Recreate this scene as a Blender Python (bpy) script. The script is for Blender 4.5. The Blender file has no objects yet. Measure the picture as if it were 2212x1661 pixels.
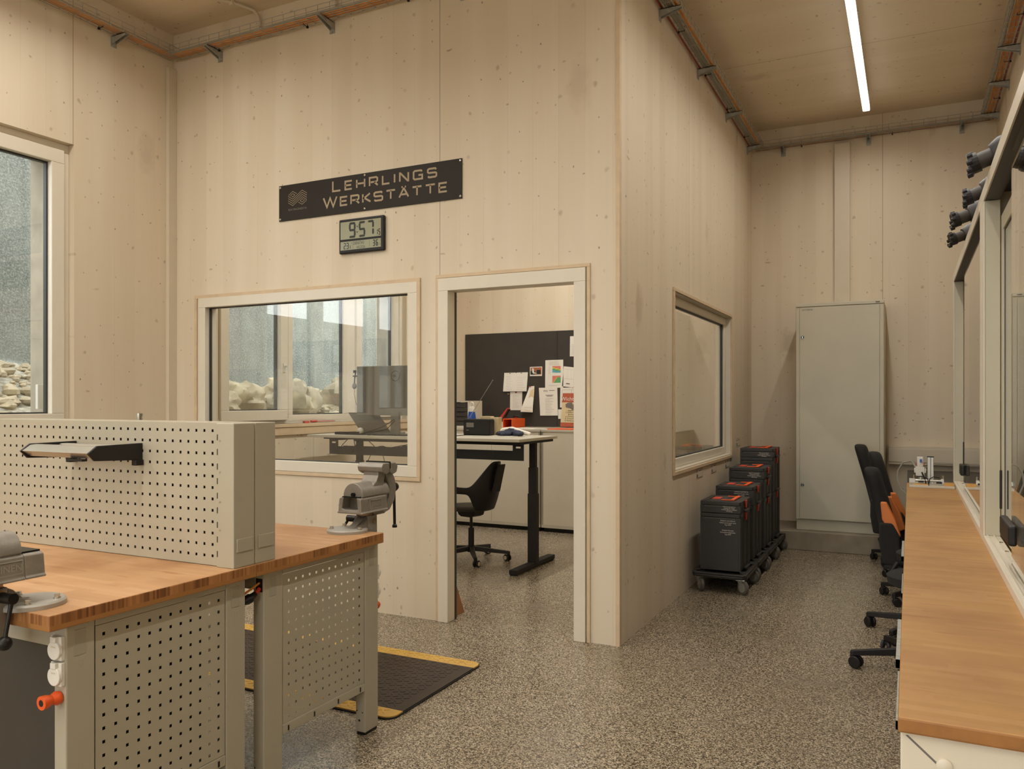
import bpy, math, random
from mathutils import Vector, Matrix
R = math.radians
PI = math.pi
random.seed(7)
sc = bpy.context.scene
COL = sc.collection

# ------------------------------------------------------------ camera, light, exposure
cd = bpy.data.cameras.new('camera')
cam = bpy.data.objects.new('camera', cd)
COL.objects.link(cam)
cam.location = (1.481, -4.363, 1.40)
cam.rotation_euler = (R(90), 0, 0.4603)
cd.sensor_width = 36.0
cd.lens = 28.204
cd.shift_y = 0.0159
cd.clip_end = 200
sc.camera = cam

sc.view_settings.view_transform = 'Standard'
sc.view_settings.look = 'None'
sc.view_settings.gamma = 1
sc.view_settings.use_curve_mapping = False
sc.view_settings.exposure = 0.22
sc.cycles.max_bounces = 10
sc.cycles.diffuse_bounces = 5
sc.cycles.transparent_max_bounces = 16
sc.cycles.caustics_reflective = False
sc.cycles.caustics_refractive = False
sc.cycles.sample_clamp_indirect = 6

W = bpy.data.worlds.new('overcast_sky')
sc.world = W
W.use_nodes = True
wn = W.node_tree.nodes
wn['Background'].inputs[0].default_value = (0.95, 0.98, 1.0, 1)
wn['Background'].inputs[1].default_value = 3.8

def portal(name, loc, rot, sx, sy):
    l = bpy.data.lights.new(name, 'AREA')
    l.shape = 'RECTANGLE'; l.size = sx; l.size_y = sy
    l.cycles.is_portal = True
    o = bpy.data.objects.new(name, l); COL.objects.link(o)
    o.location = loc; o.rotation_euler = rot
portal('window_portal', (-.6, -9.23, 2.1), (R(-90), 0, 0), 5.0, 2.8)  # portal of the added rear window
portal('window_portal', (-3.95, -2.1, 2.2), (0, R(-90), 0), 2.2, 2.7)
portal('window_portal', (-3.95, -6.5, 2.2), (0, R(-90), 0), 2.2, 2.7)
portal('window_portal', (-3.95, 1.8, 2.2), (0, R(-90), 0), 2.2, 2.8)

# ------------------------------------------------------------ helpers
def lin(c):
    if isinstance(c, str):
        c = c.lstrip('#'); c = [int(c[i:i+2], 16)/255 for i in (0, 2, 4)]
    return tuple((x/12.92 if x <= .04045 else ((x+.055)/1.055)**2.4) for x in c) + (1,)

class NT:
    def __init__(s, name):
        s.m = bpy.data.materials.new(name); s.m.use_nodes = True
        s.t = s.m.node_tree; s.b = s.t.nodes['Principled BSDF']; s.out = s.t.nodes['Material Output']
        s.geo = None
    def n(s, ty, ins=None, **kw):
        nd = s.t.nodes.new(ty)
        for k, v in kw.items(): setattr(nd, k, v)
        for k, v in (ins or {}).items():
            if isinstance(v, bpy.types.NodeSocket): s.t.links.new(v, nd.inputs[k])
            else: nd.inputs[k].default_value = v
        return nd
    def pos(s, scale=(1, 1, 1), rot=(0, 0, 0), obj=False):
        tc = s.n('ShaderNodeTexCoord') if obj else s.n('ShaderNodeNewGeometry')
        src = tc.outputs['Object'] if obj else tc.outputs['Position']
        return s.n('ShaderNodeMapping', {0: src, 2: rot, 3: scale}).outputs[0]
    def ramp(s, f, stops):
        r = s.n('ShaderNodeValToRGB', {0: f}); e = r.color_ramp.elements
        while len(e) < len(stops): e.new(.5)
        for i, (p, c) in enumerate(stops):
            e[i].position = p; e[i].color = c if len(c) == 4 else tuple(c)+(1,)
        return r.outputs[0]
    def mix(s, f, a, b, mode='MIX'):
        m = s.n('ShaderNodeMix', data_type='RGBA', blend_type=mode)
        for k, v in ((0, f), (6, a), (7, b)):
            if isinstance(v, bpy.types.NodeSocket): s.t.links.new(v, m.inputs[k])
            else: m.inputs[k].default_value = v
        return m.outputs[2]
    def math(s, op, a, b=0.0, c=0.0):
        m = s.n('ShaderNodeMath', {0: a, 1: b, 2: c}, operation=op)
        return m.outputs[0]
    def noise(s, v, sc_, det=3, rough=.5):
        return s.n('ShaderNodeTexNoise', {'Vector': v, 'Scale': sc_, 'Detail': det, 'Roughness': rough}).outputs[0]
    def set(s, **kw):
        for k, v in kw.items():
            k = k.replace('_', ' ')
            if isinstance(v, bpy.types.NodeSocket): s.t.links.new(v, s.b.inputs[k])
            else: s.b.inputs[k].default_value = v
        return s
    def bump(s, h, st=.2, dist=.002):
        b = s.n('ShaderNodeBump', {'Height': h, 'Strength': st, 'Distance': dist})
        s.t.links.new(b.outputs[0], s.b.inputs['Normal'])

BLACK = (0, 0, 0, 1); WHITE = (1, 1, 1, 1)
def plain(name, col, rough=.5, metal=0, var=.06, scale=9, bump=0, spec=.5, bs=400):
    t = NT(name); c = lin(col)
    v = t.noise(t.pos(obj=True), scale, 4)
    d = tuple(x*(1-var) for x in c[:3])+(1,); e = tuple(min(1, x*(1+var)) for x in c[:3])+(1,)
    t.set(Base_Color=t.ramp(v, [(.3, d), (.7, e)]), Roughness=rough, Metallic=metal)
    t.b.inputs['Specular IOR Level'].default_value = spec
    if bump: t.bump(t.noise(t.pos(obj=True), bs, 2), bump, .001)
    return t.m

def clt(name, axis, base='dacdb7', seam=2.437, off=0.0, vert=True):
    """whitewashed cross laminated spruce: boards, seams, knots. axis = board-to-board direction"""
    t = NT(name)
    sx = {'x': (1, 0, 0), 'y': (0, 1, 0)}[axis]
    P = t.n('ShaderNodeNewGeometry').outputs['Position']
    sep = t.n('ShaderNodeSeparateXYZ', {0: P})
    u = sep.outputs[0 if axis == 'x' else 1]
    if vert: v = sep.outputs[2]
    else: v = sep.outputs[1 if axis == 'x' else 0]
    uv = t.n('ShaderNodeCombineXYZ', {0: u, 1: v, 2: off}).outputs[0]
    # board tone: white noise per board
    board = t.math('FLOOR', t.math('MULTIPLY', t.math('ADD', u, 50.0+off), 1/.168))
    wn_ = t.n('ShaderNodeTexWhiteNoise', {'W': board}, noise_dimensions='1D').outputs[0]
    c = lin(base)
    dk = tuple(x*y for x, y in zip(c[:3], (.96, .95, .935)))+(1,)
    lt = tuple(min(1, x*1.035) for x in c[:3])+(1,)
    col = t.ramp(wn_, [(0, dk), (1, lt)])
    # long vertical grain
    g = t.noise(t.n('ShaderNodeMapping', {0: uv, 3: (60, 1.2, 1)}).outputs[0], 1, 4, .6)
    col = t.mix(t.math('MULTIPLY', g, .55), col, tuple(x*y for x, y in zip(c[:3], (.93, .905, .86)))+(1,))
    g2 = t.noise(t.n('ShaderNodeMapping', {0: uv, 3: (5, .35, 1)}).outputs[0], 1, 2, .5)
    col = t.mix(t.ramp(g2, [(.45, BLACK), (.75, WHITE)]), col, tuple(x*y for x, y in zip(c[:3], (1.03, 1.04, 1.06)))+(1,))
    # knots
    def knots(scx, scy, r0, r1, dens, colr, seed, amt):
        nonlocal col
        mp = t.n('ShaderNodeMapping', {0: uv, 1: (seed, seed*1.7, 0), 3: (scx, scy, 1)}).outputs[0]
        wob = t.n('ShaderNodeTexNoise', {'Vector': uv, 'Scale': 14.0, 'Detail': 2.0}).outputs[1]
        mp = t.n('ShaderNodeVectorMath', {0: mp, 1: t.n('ShaderNodeVectorMath', {0: wob, 1: (.16, .16, 0)}, operation='MULTIPLY').outputs[0]}, operation='ADD').outputs[0]
        vo = t.n('ShaderNodeTexVoronoi', {'Vector': mp, 'Scale': 1.0, 'Randomness': .95}, voronoi_dimensions='2D')
        rnd = t.n('ShaderNodeSeparateColor', {0: vo.outputs['Color']})
        keep = t.math('GREATER_THAN', rnd.outputs[0], 1-dens)
        rad = t.math('MULTIPLY_ADD', rnd.outputs[1], r1-r0, r0)
        q = t.math('DIVIDE', vo.outputs['Distance'], rad)
        k = t.math('MULTIPLY', keep, t.ramp(q, [(.35, WHITE), (1.0, BLACK)]))
        k = t.math('MULTIPLY', k, t.math('MULTIPLY_ADD', rnd.outputs[2], .6*amt, .4*amt))
        col = t.mix(k, col, lin(colr))
    knots(4.6, 4.2, .025, .085, .68, '93805f', 3.1, .55)
    knots(2.4, 4.6, .02, .055, .42, '86704f', 9.3, .7)
    knots(8.0, 6.5, .028, .062, .45, '5e4c36', 5.7, .8)
    knots(1.6, .75, .05, .16, .35, 'a8947a', 13.1, .6)
    # fine seams between boards (short runs) and panel joints
    fr = t.math('FRACT', t.math('MULTIPLY', t.math('ADD', u, 50.0+off), 1/.168))
    s1 = t.math('MULTIPLY', t.math('LESS_THAN', fr, .012), t.ramp(t.noise(t.n('ShaderNodeMapping', {0: uv, 3: (6, .7, 1)}).outputs[0], 1, 2), [(.45, BLACK), (.62, WHITE)]))
    col = t.mix(t.math('MULTIPLY', s1, .22), col, lin('7a5f3f'))
    fr2 = t.math('FRACT', t.math('MULTIPLY', t.math('ADD', u, 50.0+off), 1/seam))
    s2 = t.math('LESS_THAN', fr2, .0028)
    col = t.mix(t.math('MULTIPLY', s2, .45), col, lin('5c4730'))
    t.set(Base_Color=col, Roughness=.62)
    t.b.inputs['Specular IOR Level'].default_value = .3
    t.bump(g, .08, .002)
    return t.m

def bamboo(name, along='x', edge=False, top='b98f66', dk='8a5a30', lt='c29a73'):
    t = NT(name)
    P = t.pos()
    sep = t.n('ShaderNodeSeparateXYZ', {0: P})
    if not edge:
        a, b = (sep.outputs[0], sep.outputs[1]) if along == 'x' else (sep.outputs[1], sep.outputs[0])
        row = t.math('FLOOR', t.math('MULTIPLY', b, 1/.024))
        rn = t.n('ShaderNodeTexWhiteNoise', {'W': row}, noise_dimensions='1D').outputs[0]
        sh = t.math('FLOOR', t.math('MULTIPLY_ADD', a, 1/.33, t.math('MULTIPLY', rn, 7.3)))
        cell = t.n('ShaderNodeTexWhiteNoise', {'Vector': t.n('ShaderNodeCombineXYZ', {0: sh, 1: row}).outputs[0]}, noise_dimensions='3D').outputs[0]
        col = t.ramp(cell, [(0, tuple(x*.93 for x in lin(top)[:3])), (.5, lin(top)), (1, lin(lt))])
        uv = t.n('ShaderNodeCombineXYZ', {0: a, 1: b}).outputs[0]
        g = t.noise(t.n('ShaderNodeMapping', {0: uv, 3: (3, 60, 1)}).outputs[0], 1, 3)
        col = t.mix(t.math('MULTIPLY', g, .35), col, lin('ab7f50'))
        st = t.noise(t.n('ShaderNodeMapping', {0: uv, 3: (5, 28, 1)}).outputs[0], 1, 2, .4)
        col = t.mix(t.ramp(st, [(.64, BLACK), (.74, (.6, .6, .6, 1))]), col, lin('8d5c33'))
        bl = t.noise(P, 3.4, 5)
        col = t.mix(t.ramp(bl, [(.46, BLACK), (.68, (.6, .6, .6, 1))]), col, lin('96683f'))
        t.set(Base_Color=col, Roughness=.5)
        t.b.inputs['Specular IOR Level'].default_value = .35
    else:
        a = sep.outputs[1] if along == 'y' else sep.outputs[0]
        zz = sep.outputs[2]
        cid = t.math('FLOOR', t.math('MULTIPLY', a, 1/.0065))
        rn = t.n('ShaderNodeTexWhiteNoise', {'W': cid}, noise_dimensions='1D').outputs[0]
        big = t.n('ShaderNodeTexWhiteNoise', {'W': t.math('FLOOR', t.math('MULTIPLY', a, 1/.05))}, noise_dimensions='1D').outputs[0]
        f = t.math('MULTIPLY_ADD', rn, .45, t.math('MULTIPLY', big, .55))
        col = t.ramp(f, [(.05, lin('6a3f1d')), (.3, lin(dk)), (.8, lin('b07a48'))])
        band = t.math('LESS_THAN', zz, EDGEZ)
        col = t.mix(band, col, lin('a06f3c'))
        t.set(Base_Color=col, Roughness=.5)
    return t.m

def flake_floor():
    t = NT('flake_epoxy')
    P = t.pos()
    vo = t.n('ShaderNodeTexVoronoi', {'Vector': P, 'Scale': 215.0, 'Randomness': 1.0})
    rnd = t.n('ShaderNodeSeparateColor', {0: vo.outputs['Color']}).outputs[0]
    col = t.ramp(rnd, [(0, lin('2c261f')), (.24, lin('453c31')), (.40, lin('85765f')), (.66, lin('a0917a')), (1, lin('c6b9a3'))])
    n2 = t.noise(P, 95, 3, .6)
    col = t.mix(t.ramp(n2, [(.5, BLACK), (.62, (.55, .55, .55, 1))]), col, lin('41372b'))
    st = t.noise(P, 1.3, 4, .6)
    col = t.mix(t.ramp(st, [(.5, BLACK), (.75, (.35, .35, .35, 1))]), col, lin('6b5c47'))
    r = t.ramp(t.noise(P, 3, 3), [(.3, (.17,)*3), (.7, (.30,)*3)])
    t.set(Base_Color=col, Roughness=r)
    return t.m

def glass(name, tint=(1, 1, 1, 1), gain=1.0, ior=1.5):
    """thin pane: clear with a Fresnel mirror reflection from both faces"""
    t = NT(name)
    t.t.nodes.remove(t.b)
    bf = t.n('ShaderNodeNewGeometry').outputs['Backfacing']   # the node inverts the index on the far face
    fr = t.n('ShaderNodeFresnel', {'IOR': t.math('MULTIPLY_ADD', bf, 1/ior-ior, ior)}).outputs[0]
    f = t.math('MINIMUM', t.math('MULTIPLY', fr, gain), .96)
    tr = t.n('ShaderNodeBsdfTransparent', {0: tint}).outputs[0]
    gl = t.n('ShaderNodeBsdfGlossy', {0: WHITE, 'Roughness': 0.0}).outputs[0]
    mx = t.n('ShaderNodeMixShader', {0: f, 1: tr, 2: gl})
    t.t.links.new(mx.outputs[0], t.out.inputs[0])
    return t.m

def emit(name, col, st):
    t = NT(name); t.t.nodes.remove(t.b)
    e = t.n('ShaderNodeEmission', {0: col, 1: st})
    t.t.links.new(e.outputs[0], t.out.inputs[0]); return t.m

EDGEZ = .812
M = {}
M['wood_x'] = clt('spruce_panel_across', 'x', off=-.063)
M['wood_y'] = clt('spruce_panel_deep', 'y', off=-.43, base='d8cab3')
M['wood_ceil'] = clt('spruce_ceiling', 'y', base='decfb6', vert=False, off=.3, seam=2.4)
M['wood_trim'] = plain('pale_spruce_strip', 'cfb898', .6, var=.07, scale=14)
M['floor'] = flake_floor()
M['frame'] = plain('cream_lacquer', 'dcd4c3', .38, var=.02)
M['steel_white'] = plain('light_grey_powder_coat', 'aca592', .42, var=.02)
M['steel_plate'] = plain('grey_cover_plate', 'a19b89', .45, var=.02)
M['cab_grey'] = plain('grey_cabinet_lacquer', 'c2bba5', .4, var=.04, scale=3)
M['duct'] = plain('white_duct_plastic', 'cfc3ad', .45, var=.02)
M['bamboo_top'] = bamboo('bamboo_worktop', 'x')
M['bamboo_edge'] = bamboo('bamboo_edge', 'y', True)
M['bamboo_edge_x'] = bamboo('bamboo_edge_front', 'x', True)
M['beech_top'] = bamboo('beech_worktop', 'x', top='b3884f', lt='ba905c')
M['beech_edge'] = plain('beech_edge', '9a6a38', .5, var=.2, scale=20)
M['glass'] = glass('window_glass', (.985, .995, .985, 1), 1.35)
M['glass_sash'] = glass('double_glazing', (.98, .99, .985, 1), 1.0)
M['glass_box'] = glass('enclosure_glass', (.90, .90, .88, 1), 1.3)
M['black'] = plain('black_plastic', '1b1817', .45, var=.08, spec=.35)
M['black_matte'] = plain('black_matte', '1b1917', .75, var=.1)
M['gasket'] = plain('dark_gasket', '2b2b29', .5)
M['dark'] = plain('dark_grey_steel', '3a342d', .5, var=.05)
M['charcoal'] = plain('charcoal_plastic', '2f2c29', .5, var=.1)
M['grey_plastic'] = plain('grey_plastic', '77736b', .5)
M['fabric'] = plain('black_fabric', '211f1e', .9, bump=.4, bs=900)
M['orange_fabric'] = plain('orange_leatherette', 'e07f3c', .5, var=.08)
M['orange'] = plain('orange_plastic', 'e2591f', .45, var=.05)
M['red'] = plain('red_plastic', 'c33a28', .45, var=.05)
M['galv'] = plain('galvanised_steel', 'a9a89f', .45, .3, var=.2, scale=40)
M['wire'] = plain('galvanised_wire', 'a5a196', .5, .2, var=.1)
M['cast'] = plain('grey_cast_iron_paint', '8b857b', .42, .25, var=.12, scale=30, bump=.35, bs=220)
M['cast_light'] = plain('light_grey_cast_paint', 'a29d93', .45, .1, var=.05, bump=.2)
M['chrome'] = plain('bright_steel', 'c8c4ba', .18, 1, var=.04)
M['alu'] = plain('anodised_aluminium', 'b9b5aa', .32, .75, var=.03)
M['alu_white'] = plain('white_aluminium', 'c9c2b2', .35, .2, var=.03)
M['gunmetal'] = plain('blackened_steel', '2a2826', .35, .7, var=.1)
M['brass'] = plain('brass', 'b98a4a', .35, .8)
M['brown_steel'] = plain('oiled_steel', '9a7f63', .35, .6, var=.2, scale=40)
M['cable_orange'] = plain('orange_cable', 'd88e3c', .5)
M['cable_grey'] = plain('grey_cable', '9a9486', .5)
M['cable_red'] = plain('red_cable', '8c2a1c', .5)
M['concrete_in'] = plain('concrete_upstand', '8f8471', .8, var=.18, scale=7, bump=.5, bs=60)
M['board_black'] = plain('black_felt_board', '3b362f', .85, var=.06, bump=.2)
M['paper'] = plain('white_paper', 'e6e1d6', .7, var=.02)
M['ink'] = plain('grey_ink', '6e6a66', .7)
M['ink_dark'] = plain('black_ink', '24211e', .6)
M['white'] = plain('white_plastic', 'dedad0', .4, var=.02)
M['sign'] = plain('dark_sign_plate', '2a241e', .5, var=.05, spec=.25)
M['cutout'] = plain('sign_cut_letters', 'a9977b', .6, var=.03)
M['lcd'] = plain('lcd_glass', '9b9c82', .25, var=.03)
M['lcd_ink'] = plain('lcd_segment', '272926', .3)
M['blue'] = plain('blue_translucent_plastic', '2c57b8', .25, var=.1)
M['navy'] = plain('navy_fabric', '262c3e', .8, var=.2, scale=30)
M['desk'] = plain('grey_laminate', 'bdb7a6', .4, var=.02)
M['sideboard'] = plain('cream_sideboard', 'd4cbb7', .42, var=.02)
M['pink'] = plain('magenta_magnet', '8e2b55', .4)
M['cream'] = plain('cream_print', 'd8c49b', .6)
M['terracotta'] = plain('terracotta_print', 'b55a3e', .6)
M['green'] = plain('green_print', '5fa068', .6)
M['cyan'] = plain('cyan_print', '5fa6b8', .6)
M['yellow_print'] = plain('yellow_print', 'd9c04a', .6)
M['salmon'] = plain('salmon_print', 'd8796a', .6)
M['cardboard'] = plain('brown_cardboard', '9a6d48', .8, var=.1)
M['tyre'] = plain('grey_rubber_tyre', '5c574f', .7, var=.06)
M['hub_grey'] = plain('grey_wheel_hub', '8d897e', .5)
M['mat_black'] = plain('black_rubber_mat', '43382d', .7, var=.1, spec=.3)
M['mat_yellow'] = plain('yellow_rubber_border', 'c79f4b', .6, var=.1, scale=20)
M['rock'] = plain('pale_limestone', 'a99c82', .9, var=.35, scale=4, bump=1, bs=25)
M['post_wood'] = plain('weathered_timber', 'a39a89', .8, var=.15, scale=6)
M['tube'] = emit('led_tube', (1.0, .95, .86, 1), 2.2)

t = NT('retaining_concrete')
P = t.pos()
c1 = t.noise(P, 1.2, 6, .7); c2 = t.noise(t.pos((.3, 2.5, .35)), 1, 4, .6); c3 = t.noise(P, 45, 3, .8)
col = t.ramp(c1, [(.3, lin('5c5f58')), (.7, lin('8c9087'))])
col = t.mix(t.ramp(c2, [(.5, BLACK), (.66, (.6,)*3+(1,))]), col, lin('474a44'))
col = t.mix(t.ramp(c3, [(.45, BLACK), (.7, (.7,)*3+(1,))]), col, lin('aeb4ac'))
t.set(Base_Color=col, Roughness=.9); t.bump(c3, 1.0, .02)
M['concrete'] = t.m
t = NT('limestone_gravel')
vo = t.n('ShaderNodeTexVoronoi', {'Vector': t.pos(), 'Scale': 16.0})
rn = t.n('ShaderNodeSeparateColor', {0: vo.outputs['Color']}).outputs[0]
col = t.ramp(rn, [(0, lin('8f8a7a')), (1, lin('bdb6a4'))])
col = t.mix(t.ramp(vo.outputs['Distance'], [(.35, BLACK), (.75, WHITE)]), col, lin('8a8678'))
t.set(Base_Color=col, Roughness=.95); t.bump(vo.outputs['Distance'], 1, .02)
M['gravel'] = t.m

ORG = {}
def tag(o, label=None, cat=None, group=None, kind=None):
    if label: o['label'] = label
    if cat: o['category'] = cat
    if group: o['group'] = group
    if kind: o['kind'] = kind
    return o
def thing(name, label, cat, loc=(0, 0, 0), rz=0, group=None):
    o = bpy.data.objects.new(name, None); COL.objects.link(o)
    o.empty_display_size = .05
    o.location = loc; o.rotation_euler = (0, 0, rz)
    ORG[o.name] = Vector(loc)
    return tag(o, label, cat, group)

class MB:
    def __init__(s): s.v = []; s.f = []; s.mi = []; s.cur = 0; s.X = None
    def add(s, vs, fs):
        b = len(s.v)
        for p in vs:
            p = Vector(p)
            s.v.append(s.X @ p if s.X else p)
        for f in fs: s.f.append([b+i for i in f]); s.mi.append(s.cur)
        return s
    def mat(s, i): s.cur = i; return s
    def box(s, x0, x1, y0, y1, z0, z1):
        x0, x1 = sorted((x0, x1)); y0, y1 = sorted((y0, y1)); z0, z1 = sorted((z0, z1))
        return s.add([(x0,y0,z0),(x1,y0,z0),(x1,y1,z0),(x0,y1,z0),(x0,y0,z1),(x1,y0,z1),(x1,y1,z1),(x0,y1,z1)],
              [(0,3,2,1),(4,5,6,7),(0,1,5,4),(1,2,6,5),(2,3,7,6),(3,0,4,7)])
    def cyl(s, p0, p1, r0, r1=None, n=20):
        if r1 is None: r1 = r0
        return s.loft([(p0, r0), (p1, r1)], n)
    def loft(s, rings, n=20, cap=True):
        """rings: (point, radius) along an axis path"""
        pts = [Vector(p) for p, _ in rings]; vs = []; fs = []
        up = None
        for i, (p, r) in enumerate(rings):
            a = pts[max(0, i-1)]; b = pts[min(len(pts)-1, i+1)]
            d = (b-a)
            if d.length < 1e-9: d = pts[-1]-pts[0]
            d.normalize()
            if up is None:
                up = d.orthogonal().normalized()
            else:
                up = (up - d*up.dot(d))
                up = up.normalized() if up.length > 1e-6 else d.orthogonal().normalized()
            q = d.cross(up)
            for k in range(n):
                t_ = 2*PI*k/n
                vs.append(pts[i] + (up*math.cos(t_)+q*math.sin(t_))*r)
        for i in range(len(rings)-1):
            for k in range(n):
                k2 = (k+1) % n
                fs.append((i*n+k, i*n+k2, (i+1)*n+k2, (i+1)*n+k))
        if cap:
            fs.append(tuple(range(n-1, -1, -1))); m = (len(rings)-1)*n
            fs.append(tuple(range(m, m+n)))
        return s.add(vs, fs)
    def tube(s, pts, r, n=8): return s.loft([(p, r) for p in pts], n)
    def prism(s, poly, f0, f1):
        """poly of 2-D points; f0/f1 map (u, v) to the two faces"""
        n = len(poly); vs = [f0(*p) for p in poly]+[f1(*p) for p in poly]
        fs = [tuple(range(n-1, -1, -1)), tuple(range(n, 2*n))]+[(i, (i+1) % n, n+(i+1) % n, n+i) for i in range(n)]
        return s.add(vs, fs)
    def ball(s, c, r, n=12, m=8):
        if not hasattr(r, '__len__'): r = (r, r, r)
        vs = [(c[0], c[1], c[2]-r[2])]; fs = []
        for j in range(1, m):
            a = PI*j/m
            for k in range(n):
                t_ = 2*PI*k/n
                vs.append((c[0]+r[0]*math.sin(a)*math.cos(t_), c[1]+r[1]*math.sin(a)*math.sin(t_), c[2]-r[2]*math.cos(a)))
        vs.append((c[0], c[1], c[2]+r[2])); L = len(vs)-1
        for k in range(n):
            k2 = (k+1) % n
            fs.append((0, 1+k2, 1+k))
            for j in range(m-2): fs.append((1+j*n+k, 1+j*n+k2, 1+(j+1)*n+k2, 1+(j+1)*n+k))
            fs.append((L, 1+(m-2)*n+k, 1+(m-2)*n+k2))
        return s.add(vs, fs)
    def ribbon(s, pts, t_, fmap, depth=None):
        """mitred stroke through 2-D points; fmap(u, v) gives the 3-D point"""
        n = len(pts); L = []; Rr = []
        closed = pts[0] == pts[-1] and n > 2
        if closed: pts = pts[:-1]; n -= 1
        for i in range(n):
            p = Vector(pts[i]).to_2d() if False else Vector((pts[i][0], pts[i][1]))
            a = Vector(pts[(i-1) % n]) if (closed or i > 0) else None
            b = Vector(pts[(i+1) % n]) if (closed or i < n-1) else None
            d1 = (p-a).normalized() if a is not None else None
            d2 = (b-p).normalized() if b is not None else None
            if d1 is None: d1 = d2
            if d2 is None: d2 = d1
            nrm = Vector((-(d1.y+d2.y), d1.x+d2.x))
            if nrm.length < 1e-6: nrm = Vector((-d1.y, d1.x))
            nrm.normalize()
            k = nrm.dot(Vector((-d1.y, d1.x))); k = max(k, .45)
            L.append(p+nrm*t_/2/k); Rr.append(p-nrm*t_/2/k)
        vs = [fmap(q.x, q.y) for q in L]+[fmap(q.x, q.y) for q in Rr]
        fs = [(i, (i+1) % n, n+(i+1) % n, n+i) for i in range(n if closed else n-1)]
        return s.add(vs, fs)
    def text(s, body, fmap, size, align='CENTER', font=None):
        cu = bpy.data.curves.new('t', 'FONT'); cu.body = body; cu.size = size; cu.align_x = align
        cu.resolution_u = 2
        o = bpy.data.objects.new('t', cu); COL.objects.link(o)
        bpy.context.view_layer.update()
        me = bpy.data.meshes.new_from_object(o.evaluated_get(bpy.context.evaluated_depsgraph_get()))
        s.add([fmap(v.co.x, v.co.y) for v in me.vertices], [tuple(p.vertices) for p in me.polygons])
        bpy.data.objects.remove(o); bpy.data.curves.remove(cu); bpy.data.meshes.remove(me)
        return s
    def build(s, name, mats, parent=None, bevel=0, smooth=False, world=True, seg=2, **kw):
        if isinstance(mats, str): mats = [mats]
        off = Vector((0, 0, 0))
        if parent is not None: off = ORG.get(parent.name, Vector((0, 0, 0))) if world else Vector((0, 0, 0))
        me = bpy.data.meshes.new(name)
        me.from_pydata([v-off for v in s.v], [], s.f)
        for m in mats: me.materials.append(M[m])
        me.polygons.foreach_set('material_index', s.mi)
        if smooth:
            me.polygons.foreach_set('use_smooth', [True]*len(me.polygons))
            me.set_sharp_from_angle(angle=R(38))
        me.update()
        o = bpy.data.objects.new(name, me); COL.objects.link(o)
        if parent is not None:
            o.parent = parent
            ORG[o.name] = off.copy()
        if bevel:
            b = o.modifiers.new('edge', 'BEVEL'); b.width = bevel; b.segments = seg; b.limit_method = 'ANGLE'; b.angle_limit = R(40)
            b.harden_normals = False
        tag(o, kw.get('label'), kw.get('cat'), kw.get('group'), kw.get('kind'))
        return o

def copy_tree(o, loc=None, rz=None, label=None, parent=None):
    c = o.copy(); COL.objects.link(c)
    if parent is not None: c.parent = parent
    if loc is not None: c.location = loc
    if rz is not None: c.rotation_euler = (0, 0, rz)
    if label: c['label'] = label
    for ch in list(o.children): copy_tree(ch, parent=c)
    return c
def S(name, mb, mats, label=None, **kw):
    return mb.build(name, mats, kind='structure', label=label, **kw)
def perf(mb, us, vs_, u0, u1, v0, v1, h, f, t_):
    """perforated sheet: square holes of half-size h at us x vs_; f(u, v, w) maps to 3-D, w in 0..t_"""
    ub = [u0]+[(a+b)/2 for a, b in zip(us, us[1:])]+[u1]
    vb = [v0]+[(a+b)/2 for a, b in zip(vs_, vs_[1:])]+[v1]
    for i, u in enumerate(us):
        for j, v in enumerate(vs_):
            o = [(ub[i], vb[j]), (ub[i+1], vb[j]), (ub[i+1], vb[j+1]), (ub[i], vb[j+1])]
            q = [(u-h, v-h), (u+h, v-h), (u+h, v+h), (u-h, v+h)]
            P_ = [f(a, b, 0) for a, b in o]+[f(a, b, 0) for a, b in q]+[f(a, b, t_) for a, b in o]+[f(a, b, t_) for a, b in q]
            F = []
            for k in range(4):
                k2 = (k+1) % 4
                F += [(k, k2, 4+k2, 4+k), (8+k, 12+k, 12+k2, 8+k2), (4+k, 4+k2, 12+k2, 12+k)]
            mb.add(P_, F)
# ------------------------------------------------------------ the shell
H = 4.2
def pierced(mb, a0, a1, z0, z1, opens, f):
    """wall slab in cells around its openings; f(a0, a1, z0, z1) adds a box"""
    A = sorted({a0, a1, *[o[0] for o in opens], *[o[1] for o in opens]})
    for i in range(len(A)-1):
        c = (A[i]+A[i+1])/2
        hs = sorted([(o[2], o[3]) for o in opens if o[0] < c < o[1]])
        z = z0
        for lo, hi in hs:
            if lo > z+1e-4: f(A[i], A[i+1], z, lo)
            z = hi
        if z < z1-1e-4: f(A[i], A[i+1], z, z1)
def ring(mb, a0, a1, z0, z1, w, b0, b1, ax, bottom=True, wt=None):
    """rectangular frame; ax='y': runs along y at x b0..b1; ax='x': along x at y b0..b1"""
    wt = wt or w
    def bx(p0, p1, q0, q1):
        if ax == 'y': mb.box(b0, b1, p0, p1, q0, q1)
        else: mb.box(p0, p1, b0, b1, q0, q1)
    zb = z0+(w if bottom else 0)
    bx(a0, a0+w, zb, z1-wt); bx(a1-w, a1, zb, z1-wt); bx(a0, a1, z1-wt, z1)
    if bottom: bx(a0, a1, z0, z0+w)
    return mb

S('floor', MB().box(-3.95, 2.4, -9.2, 4.5, -.12, 0), 'floor')
S('ceiling', MB().box(-3.95, 2.4, -9.2, 4.5, H, H+.2), 'wood_ceil')
m = MB(); pierced(m, -3.58, 0, 0, H, [(-3.31, -1.36, .905, 2.17), (-1.2, -.2, 0, 2.175)], lambda a, b, c, d: m.box(a, b, 0, .1, c, d))
S('wall_front', m, 'wood_x')
m = MB(); pierced(m, .1, 4.25, 0, H, [(1.165, 3.18, .9, 2.175)], lambda a, b, c, d: m.box(-.1, 0, a, b, c, d))
S('wall_side', m, 'wood_y')
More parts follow.
